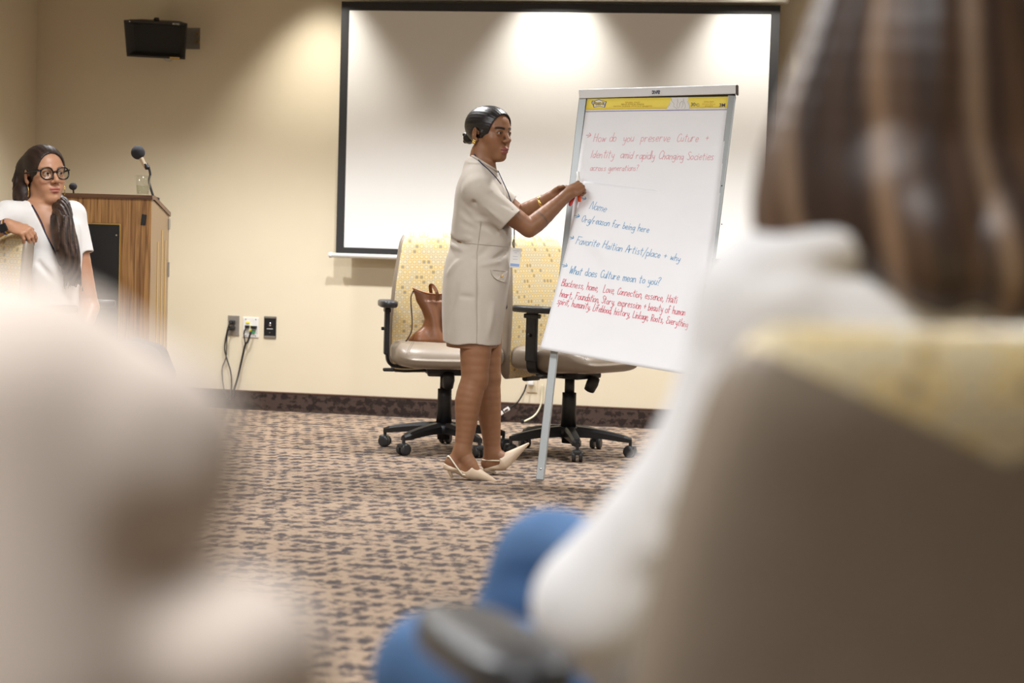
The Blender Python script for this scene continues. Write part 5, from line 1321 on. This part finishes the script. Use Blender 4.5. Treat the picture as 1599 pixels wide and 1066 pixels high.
# ------------------------------------------------------------------ listener by the lectern
SKIN2 = (.50, .262, .155)
def build_listener():
    D0 = 8.28
    K = lambda px, py, dd=0.0: at(px, py, D0 + dd)
    org = K(90, 500); org.z = 0
    root = thing('person', 'seated woman in black glasses and white top, arm draped over a chair back', 'person', org)
    H = Head(K(69.5, 271.5, 0), VR * math.cos(math.radians(50)) - VF * math.sin(math.radians(50)), .985, tilt=.05, pitch=.02)
    shR, shL = K(12, 336, -.06), K(112, 336, .07)
    elR, wrR = K(-52, 380, -.16), K(13, 352, -.20)
    elL, wrL = K(140, 480, .05), K(118, 540, -.22)
    S = SDF()
    rows = [(318, 45, 85, .06, 0), (332, 22, 108, .085, 0), (350, 22, 124, .10, 0), (385, 34, 128, .115, 0), (420, 38, 126, .115, -.02), (460, 40, 122, .115, 0), (510, 42, 126, .12, .02), (560, 38, 140, .14, .03)]
    S.loft(px_loft(K, rows, .010), VR, VF, k=.03, pw=2.2)
    S.rc(K(70, 292, .0), K(62, 334, 0), .050, .058, k=.03); S.rc(K(62, 332, 0), shR, .05, .046, k=.03); S.rc(K(66, 332, 0), shL, .05, .046, k=.03)
    S.chain([shR, shR.lerp(elR, .5), elR], [.050, .046, .040], k=.02); S.chain([elR, elR.lerp(wrR, .3), wrR], [.040, .040, .0255], k=.015)
    S.chain([shL, shL.lerp(elL, .5), elL], [.048, .042, .038], k=.02); S.chain([elL, elL.lerp(wrL, .3), wrL], [.039, .039, .026], k=.015)
    hand(S, wrR, K(46, 363, -.22) - wrR, ZU * .85 - VF * .5, -1, [(.75, .55, .3), (.85, .5, .3), (.95, .5, .3), (1.05, .5, .3)], scale=.92, spread=.16, thumb=(.7, .7, -.3), k=.003)
    hand(S, wrL, VR * .3 - VF * .7 - ZU * .1, ZU, 1, .35, scale=.9)
    H.skull(S, lips=.98, nose=1.0, cheek=.95, jaw=.88, mz=-.003, full=.9)
    v, q = polygonise(S, .0027); v = relax(v, q, 1, .35)
    col = H.colours(v, SKIN2, (.46, .17, .13), (.10, .055, .035, .75))
    body = np_mesh('body', v, q, vcol_mat('light brown skin', .42, .4), root, org, col)
    H.eyes(root, org, VR * .9 - VF * .4, (.05, .028, .015))
    # hair: swept back cap, length behind the ear, tail brought over her left shoulder
    S = SDF()
    H.el(S, (0, -.020, .032), (.083, .105, .093), k=.01); H.el(S, (0, .020, .030), (.0710, .0730, .0800), k=.03); H.el(S, (0, .118, -.020), (.082, .100, .118), k=.004, sub=True)
    for x in (-1, 1):
        H.el(S, (x * .090, -.006, -.022), (.024, .030, .042), k=.010, sub=True); H.el(S, (x * .060, .06, -.085), (.06, .065, .075), k=.010, sub=True)
    H.rc(S, (0, .08, .114), (0, -.02, .128), .0035, .002, k=.004, sub=True)
    S.chain([H.w(.035, -.085, .02), H.w(.05, -.075, -.05), K(38, 306, .0), K(44, 328, .0)], [.050, .045, .048, .030], k=.03)
    S.chain([H.w(-.02, -.085, -.02), K(66, 310, .10), K(88, 318, .06), K(97, 326, -.05), K(97, 348, -.115), K(103, 380, -.13), K(109, 408, -.13), K(114, 432, -.12), K(117, 446, -.115)], [.05, .048, .045, .036, .046, .048, .043, .026, .006], k=.02)
    for i in range(9):
        a = i * 1.9; S.chain([K(97 + 9 * math.cos(a), 340, -.125 + .03 * math.sin(a)), K(104 + 13 * math.cos(a), 390, -.135 + .03 * math.sin(a)), K(112 + 11 * math.cos(a + .5), 424 + 6 * math.sin(i * 3), -.125 + .02 * math.sin(a)), K(114 + 15 * math.cos(a + .8), 446 + 12 * math.sin(i * 5), -.12)], [.012, .013, .009, .0015], k=.008)
    for i in range(5): S.chain([K(30 - i * 2, 262 + i * 5, .02), K(24 + i * 3, 295, .0), K(27 + i * 4, 322 + (i % 2) * 4, .0)], [.010, .012, .002], k=.008)
    def strands(P, d):
        L = H.local(P); th = np.arctan2(L[:, 2] - .0, np.abs(L[:, 0]) + .01); low = L[:, 2] < -.1
        return d + np.where(low, .0025 * np.sin(L[:, 0] * 330 + L[:, 2] * 30) + .0012 * np.sin(L[:, 0] * 700 + 1 + L[:, 2] * 60), .0003 * np.sin(th * 40 + L[:, 1] * 25))
    v, q = polygonise(S, .0030, strands)
    L = H.local(v); f = .5 + .5 * np.sin(L[:, 0] * 260 + L[:, 2] * 22 + 3 * np.sin(L[:, 2] * 30)); low = sm(-L[:, 2], .05, .25)
    c0 = np.array((.022, .012, .009)); c1 = np.array((.085, .050, .034)); col = c0 + (c1 - c0) * (f * (.25 + .75 * low))[:, None]
    np_mesh('hair', v, q, vcol_mat('dark brown hair', .48, .35, bump=.25, bscale=350), root, org, col)
    # white v-neck top
    S = SDF(); S.loft(px_loft(K, rows), VR, VF, k=.03, pw=2.25)
    S.rc(K(58, 335, 0), shR, .058, .058, k=.03); S.rc(K(70, 335, 0), shL, .058, .056, k=.03)
    for a, b_, fr in ((shR, elR, .36), (shL, elL, .42)):
        ax = (b_ - a).normalized(); c = a.lerp(b_, fr); S.add(plane_fn(rc_fn(a, c + ax * .08, .058, .062), c, ax), (a + c) / 2, .2, .02); S.rc(c + ax * .06, c - ax * .01, .053, .053, k=.004, sub=True)
    S.rc(K(60, 410, -.13), K(85, 440, -.14), .006, .003, k=.02, sub=True); S.rc(K(98, 420, -.14), K(94, 470, -.14), .008, .004, k=.03, sub=True); S.rc(K(120, 395, -.05), K(112, 430, -.08), .006, .003, k=.02, sub=True)
    va, vb, vc = K(46, 317, 0), K(108, 317, 0), K(93, 412, 0)
    Pm = Vector((0, 0, 0))
    def post(P, d):
        # V opening on the front half, between two slanting planes
        X = (P - V3(CP)) @ np.array([list(r) for r in RM.transposed()], np.float32).T; px = 799.5 + FPX * X[:, 0] / -X[:, 2]; py = 533 - FPX * X[:, 1] / -X[:, 2]; dep = -X[:, 2]
        l = px - (47 + (py - 316) * .48); r = (109 - (py - 316) * .17) - px
        v_ = np.minimum(l, r) / 373.; front = (D0 + .045 - dep); v_ = np.minimum(v_, front)
        neck = .062 - np.linalg.norm((P - V3(K(64, 322, 0)))[:, :2], axis=1); neck = np.minimum(neck, (P[:, 2] - K(64, 330, 0).z))
        return np.maximum(d, np.maximum(v_, neck))
    v, q = polygonise(S, .0036, post); v = relax(v, q, 2, .4)
    top = np_mesh('white_top', v, q, pm('white jersey', (.80, .78, .76), .85, var=.015, scale=30, spec=.2), root, org)
    # dark trousers
    S = SDF(); hip = K(88, 590, .03)
    S.el(hip, (.17, .14, .12), k=.03); 
    for sy in (-1, 1):
        h_ = hip + VF * (.08 * sy); kn = h_ + VR * .40 - VF * .06; kn.z = .50; ft = kn + VR * .04; ft.z = .09; S.chain([h_, kn, ft], [.095, .068, .050], k=.03); S.rc(ft, ft + VR * .12 - ZU * .045, .04, .032, k=.02)
    S.rc(hip, K(88, 540, .02), .15, .12, k=.04)
    v, q = polygonise(S, .008); np_mesh('trousers', v, q, pm('dark trousers cloth', (.03, .032, .045), .8), root, org)
    # glasses
    fr = pm('black acetate', (.008, .008, .009), .22)
    W = lambda *a: H.w(*a) - org
    for x in (-1, 1):
        def lens(a, sc=1.0):
            c, s = math.cos(a), math.sin(a); return (x * .0365 + math.copysign(abs(c) ** .9, c) * .0285 * sc, .0995 - .006 * abs(c * .5 + x * .5 * 0) - (.010 if c * x > .6 else 0) * (c * x - .6), .000 + math.copysign(abs(s) ** .95, s) * .0250 * sc)
        bm = BM(); tube(bm, [W(*lens(k / 32 * 2 * math.pi)) for k in range(33)], .0030, 8, cap=False); g = obj('glasses_rim', bm, fr, root, True)
        bm = BM(); A = [bm.verts.new(W(*lens(k / 32 * 2 * math.pi, .97))) for k in range(32)]; B = [bm.verts.new(W(*[q_ - (.0012 if i == 1 else 0) for i, q_ in enumerate(lens(k / 32 * 2 * math.pi, .97))])) for k in range(32)]
        bm.faces.new(A); bm.faces.new(B[::-1])
        for k in range(32): bm.faces.new((A[k], A[(k + 1) % 32], B[(k + 1) % 32], B[k]))
        obj('lens', bm, M_CLEAR, g)
        bm = BM(); tube(bm, [W(x * .064, .094, .014), W(x * .072, .085, .0145), W(x * .079, .03, .009), W(x * .083, -.015, .004)], .003, 8, radii=[.0042, .0048, .0038, .0030]); obj('glasses_temple', bm, fr, root, True)
    bm = BM(); tube(bm, cr([W(-.010, .100, .006), W(0, .104, .009), W(.010, .100, .006)], 5), .0028, 8); obj('glasses_bridge', bm, fr, root, True)
    # earrings, watch, lanyard
    for x in (-1, 1):
        c = Vector((x * .080, -.006, -.070)); bm = BM(); tube(bm, [W(c.x + x * .004 * math.sin(a), c.y + .022 * math.sin(a) , c.z + .027 * math.cos(a)) for a in np.linspace(0, 2 * math.pi, 25)], .0017, 6, cap=False); obj('hoop_earring', bm, M_GOLD, root, True)
    bm = BM(); bmesh.ops.create_uvsphere(bm, u_segments=12, v_segments=8, radius=.0058, matrix=Matrix.Translation(W(.083, -.026, -.062))); obj('pearl_earring', bm, pm('pearl', (.75, .66, .52), .3), root, True)
    ax = (wrR - elR).normalized(); c = wrR - ax * .012; R = frame_to(c - org, ax, ZU)
    for k, m in enumerate((pm('watch band blue', (.03, .05, .35), .5), pm('watch band yellow', (.70, .45, .05), .5), pm('watch band plum', (.12, .03, .10), .5))):
        z0 = -.012 + k * .008; bm = BM(); lathe(bm, [(.0275, z0), (.0315, z0), (.0315, z0 + .008), (.0275, z0 + .008), (.0275, z0)], 26, R, cap=False); obj('watch_band', bm, m, root, True)
    wn = (-VF * .9 + ZU * -.1); wn = (wn - ax * wn.dot(ax)).normalized(); bm = BM(); box(bm, c - org + wn * .031, (.036, .034, .011), Matrix((ax, wn.cross(ax), wn)).transposed(), bev=.004); obj('watch_case', bm, M_PANEL, root)
    bt = bvh_of(top); bb_ = bvh_of(body); pts = []
    for p in ((50, 320), (56, 330), (62, 341), (67, 352), (71, 364), (78, 378), (85, 391), (92, 404)):
        a = ray(*p).normalized(); cd = [h for h in (bt.ray_cast(CP, a), bb_.ray_cast(CP, a)) if h[0] is not None]
        if cd: h = min(cd, key=lambda h: h[3]); pts.append(h[0] - a * .004 - org)
    bm = BM(); tube(bm, cr(pts, 4), .0028, 6); obj('lanyard', bm, pm('navy lanyard', (.012, .013, .05), .6), root, True)
build_listener()

# ------------------------------------------------------------------ long-haired woman in the near chair
def build_near_right():
    DC = 1.84
    A = lambda px, py, d=DC: at(px, py, d)
    org = A(1400, 900); org.z = 0
    root = thing('person', 'woman seen from behind with long streaked brown hair, white blouse and jeans', 'person', org)
    F = VF * .93 - VR * .36
    R_ = Vector((F.y, -F.x, 0)).normalized()
    H = Head(A(1455, 60, DC + .02), F, 1.0)
    S = SDF(); H.skull(S)
    shL, shR = A(1195, 470, 1.80), A(1195, 470, 1.80) + R_ * .36
    elL = A(930, 945, 1.84); wrL = A(1060, 1120, 2.14)
    mid = (shL + shR) / 2
    S.rc(H.w(0, -.02, -.06), mid + ZU * .06, .052, .058, k=.03); S.rc(mid - ZU * .03, mid - ZU * .42, .095, .10, k=.04)
    S.rc(mid + ZU * .04, shL, .06, .05, k=.03); S.rc(mid + ZU * .04, shR, .06, .05, k=.03)
    S.chain([shL, shL.lerp(elL, .5) + VR * .02, elL], [.044, .034, .034], k=.02); S.chain([elL, wrL], [.034, .026], k=.02)
    elR = shR - ZU * .30 + R_ * .06; wrR = elR + F * .24 - R_ * .12 - ZU * .04
    S.chain([shR, elR], [.048, .036], k=.02); S.chain([elR, wrR], [.036, .026], k=.02)
    hand(S, wrL, R_ * .7 + F * .6, ZU, -1, .5); hand(S, wrR, F * .6 - R_ * .7, ZU, 1, .5)
    v, q = polygonise(S, .005); np_mesh('body', v, q, vcol_mat('fair skin', .45, .4), root, org, H.colours(v, (.60, .36, .25), (.45, .16, .14), (.10, .06, .04, .8)))
    H.eyes(root, org, F)
    # blouse
    S = SDF(); m2 = mid - F * .01
    S.loft([(mid.z - .56, m2.x, m2.y, .16, .13), (mid.z - .35, m2.x, m2.y, .165, .125), (mid.z - .10, m2.x, m2.y, .185, .12), (mid.z + .01, m2.x, m2.y, .17, .105), (mid.z + .055, m2.x, m2.y, .10, .075), (mid.z + .085, m2.x, m2.y, .068, .06)], R_, F, k=.03, pw=2.3)
    S.rc(mid + ZU * .03, shL, .060, .056, k=.04); S.rc(mid + ZU * .035, shR, .068, .068, k=.04)
    S.chain([shL, shL.lerp(elL, .5) + VR * .02, elL], [.058, .049, .055], k=.03); S.chain([elL, wrL.lerp(elL, .1)], [.056, .040], k=.02)
    S.chain([shR, elR], [.066, .055], k=.03); S.chain([elR, wrR.lerp(elR, .1)], [.055, .040], k=.02)
    for t in (.22, .45, .68, .86):      # gathered sleeve folds
        c = shL.lerp(elL, t); S.rc(c - F * .07 - R_ * .02, c - F * .055 + R_ * .05 - ZU * .02, .007, .004, k=.03, sub=True)
    # collar roll
    P = [mid + ZU * .075 - F * .01 + R_ * math.cos(a) * .085 + F * math.sin(a) * .075 + ZU * .012 * math.cos(a) for a in np.linspace(0, 6.283, 17)]
    S.chain(P, [.014] * 17, k=.012)
    S.rc(A(1215, 405, 1.77), A(1330, 372, 1.74), .020, .022, k=.012); S.rc(A(1200, 425, 1.74), A(1345, 402, 1.71), .007, .004, k=.016, sub=True)
    P = [mid + ZU * .045 - F * .03 - R_ * .04, mid + ZU * .045 - F * .06 - R_ * .10, shL + ZU * .052 - F * .02]; S.chain(P, [.016, .018, .010], k=.02)
    v, q = polygonise(S, .006); v = relax(v, q, 2, .5)
    np_mesh('blouse', v, q, pm('white cotton blouse', (.82, .81, .81), .8, var=.02, scale=12, spec=.2), root, org)
    # jeans: right leg crossed over the left
    S = SDF(); hip = mid - ZU * .53; hip.z = .60
    S.el(hip, (.19, .16, .12), k=.04)
    hl, hr = hip - R_ * .09 + F * .06, hip + R_ * .09 + F * .06
    kr = A(862, 888, 2.34); kl = A(692, 1058, 2.20)
    S.chain([hl, hl.lerp(kl, .6), kl], [.092, .086, .076], k=.03); S.chain([kl, Vector((kl.x, kl.y, .10)) + F * .05], [.066, .05], k=.03)
    S.chain([hr, hr.lerp(kr, .6), kr], [.092, .084, .066], k=.03); sh_ = kr - R_ * .14 - ZU * .34 + F * .10; S.chain([kr, kr.lerp(sh_, .4), sh_], [.064, .058, .045], k=.03)
    S.rc(A(700, 905, 2.3), A(880, 905, 2.26), .006, .004, k=.03, sub=True)
    v, q = polygonise(S, .007); v = relax(v, q, 1)
    np_mesh('jeans', v, q, pm('blue denim', (.075, .150, .295), .8, var=.22, scale=9, bump=.2, bscale=500, spec=.2), root, org)
    for p, d in ((Vector((kl.x, kl.y, .045)) + F * .06, F), (sh_ - ZU * .03, (F - ZU * .5).normalized())):
        S = SDF(); S.rc(p, p + d * .15, .040, .032, k=.02); v, q = polygonise(S, .008); np_mesh('shoe', v, q, pm('white shoe', (.7, .69, .66), .5), root, org)
    # hair in long streaked locks
    S = SDF(); hc = lambda px, py: A(px, py, DC)
    T = []
    for (py, xc, w, dp, dd) in ((-205, 1452, .030, .03, .0), (-190, 1452, .056, .06, 0), (-150, 1455, .076, .090, 0), (-70, 1455, .092, .106, -.005), (40, 1452, .108, .112, -.01), (150, 1450, .130, .110, -.02), (250, 1447, .149, .100, -.03), (330, 1447, .158, .092, -.035), (372, 1447, .157, .085, -.035)):
        c = A(xc, py, DC + dd); T.append((c.z, c.x, c.y, w, dp))
    S.loft(T, VR, VF, k=.02, pw=2.15)
    S.el(H.w(0, .125, -.06), (.085, .10, .16), H.M, k=.03, sub=True)
    S.chain([A(1420, 300, 1.77), A(1460, 380, 1.73), A(1480, 440, 1.73)], [.07, .055, .03], k=.04); S.chain([A(1390, 300, 1.78), A(1400, 370, 1.74), A(1412, 425, 1.735)], [.05, .04, .015], k=.04); S.chain([A(1560, 300, 1.77), A(1570, 390, 1.72), A(1580, 450, 1.72)], [.06, .05, .03], k=.04)
    for i in range(34):
        a = -2.9 + i / 33 * 2.8 + rng.uniform(-.05, .05); ca, sa = math.cos(a), math.sin(a); r0 = rng.uniform(.96, 1.05)
        P = []
        for (py, w, dp) in ((-165, .052, .062), (-60, .088, .102), (100, .118, .111), (250, .149, .100), (345 + rng.uniform(-8, 30), .160, .094), (378 + rng.uniform(0, 26), .150, .085)):
            c = A(1449, py, DC - .02); P.append(c + VR * (ca * w * r0) + VF * (sa * dp * r0))
        S.chain(P, [.003, .007, .013, .015, .012, .003], k=.012)
    v, q = polygonise(S, .0055)
    o = V3(A(1449, 0, DC)); d = v - o; th = np.arctan2(d @ V3(VF), d @ V3(VR)); z = v[:, 2]
    th = th + .10 * np.sin(z * 5 + 1) + .05 * np.sin(z * 11)
    n1 = np.sin(th * 17 + 2) * .5 + np.sin(th * 29 + 4 + z * 3) * .30 + np.sin(th * 47 + 1 + z * 6) * .25 + np.sin(th * 7.3 + z * 2) * .5
    f = sm(n1, -.35, 1.05); f2 = sm(np.sin(th * 23 - 1 + z * 2) + .5 * np.sin(th * 11 + z * 3), .45, 1.35)
    c = np.array((.040, .024, .018)) + (np.array((.125, .070, .040)) - np.array((.040, .024, .018))) * f[:, None]; c = c + (np.array((.36, .235, .145)) - c) * (f2 * .6)[:, None]
    np_mesh('hair', v, q, vcol_mat('streaked hair', .42, .45, bump=.2, bscale=250), root, org, c)
build_near_right()

# ------------------------------------------------------------------ shoulder of the person next to the camera
def build_near_left():
    A = lambda px, py, d=.79: at(px, py, d)
    c = CP - VR * .40 + VF * .84
    org = Vector((c.x, c.y, 0))
    root = thing('person', 'out-of-focus person in a cream shirt, shoulder filling the lower left corner', 'person', org)
    F = VF * .95 + VR * .3; R_ = Vector((F.y, -F.x, 0)).normalized(); B = lambda x, y, z: org + R_ * x + F * y + ZU * z
    H = Head(B(0, .03, 1.30), F, 1.0)
    S = SDF(); H.skull(S); S.rc(B(0, .0, 1.24), B(0, -.01, 1.10), .055, .06, k=.03); S.rc(B(0, 0, 1.0), B(0, 0, .62), .12, .12, k=.04)
    shR, shL = A(70, 680), B(-.19, 0, 1.02)
    elR, wrR = A(150, 1350, .78), A(150, 1500, .98); elL, wrL = B(-.25, .05, .74), B(-.12, .28, .68)
    for s_, e_, w_ in ((shR, elR, wrR), (shL, elL, wrL)): S.rc(B(0, 0, 1.06), s_, .05, .042, k=.03); S.chain([s_, e_], [.042, .034], k=.02); S.chain([e_, w_], [.034, .025], k=.02)
    hand(S, wrR, F - R_ * .5, ZU, -1, .5); hand(S, wrL, F + R_ * .5, ZU, 1, .5)
    v, q = polygonise(S, .006); np_mesh('body', v, q, vcol_mat('fair skin', .45, .4), root, org, H.colours(v, (.60, .38, .27), (.45, .17, .14), (.05, .03, .02, .8)))
    H.eyes(root, org, F)
    S = SDF(); H.el(S, (0, -.022, .032), (.086, .108, .095), k=.01); H.el(S, (0, .115, -.045), (.072, .095, .115), k=.012, sub=True); H.el(S, (0, .03, -.14), (.11, .10, .085), k=.012, sub=True)
    v, q = polygonise(S, .006); np_mesh('hair', v, q, pm('brown hair', (.05, .03, .02), .5, var=.2, scale=80), root, org)
    # shirt with a loose, folded sleeve
    S = SDF(); S.loft([(.55, org.x, org.y, .17, .14), (.80, org.x, org.y, .165, .125), (1.0, org.x, org.y, .175, .115), (1.07, org.x, org.y, .12, .09), (1.12, org.x, org.y, .066, .062)], R_, F, k=.03, pw=2.3)
    S.rc(B(0, 0, 1.05), shR, .062, .053, k=.03); S.rc(B(0, 0, 1.05), shL, .062, .056, k=.03)
    S.rc(A(15, 652), A(216, 702, .775), .053, .0415, k=.012); S.rc(A(120, 760, .78), A(225, 768, .768), .035, .0300, k=.012); S.rc(A(-30, 660, .76), A(20, 1090, .75), .052, .056, k=.03); S.rc(A(40, 900, .80), A(190, 760, .80), .050, .042, k=.02)
    S.rc(A(60, 1060, .79), A(368, 1040, .765), .052, .0370, k=.012); S.rc(A(90, 1060), A(150, 1300, .78), .055, .05, k=.02)
    S.rc(A(250, 872, .735), A(345, 885, .74), .010, .007, k=.014, sub=True); S.rc(A(295, 590, .735), A(300, 690, .735), .006, .004, k=.02, sub=True)
    S.chain([shL, elL], [.060, .05], k=.03)
    v, q = polygonise(S, .006); v = relax(v, q, 2, .5)
    np_mesh('shirt', v, q, pm('cream shirt cloth', (.62, .535, .47), .85, var=.03, scale=10, spec=.2), root, org)
    S = SDF(); S.el(B(0, .02, .58), (.19, .15, .12), k=.04)
    for s in (-1, 1): S.chain([B(s * .09, .08, .56), B(s * .11, .46, .56), B(s * .11, .50, .10)], [.092, .070, .05], k=.03); S.rc(B(s * .11, .50, .06), B(s * .11, .64, .04), .042, .032, k=.02)
    v, q = polygonise(S, .009); np_mesh('trousers', v, q, pm('khaki trousers cloth', (.30, .24, .17), .85), root, org)
    ch = copy_thing(chair1, org + R_ * 0 - F * .03, math.atan2(-F.x, F.y), 'office chair under the blurred person in the cream shirt')
build_near_left()
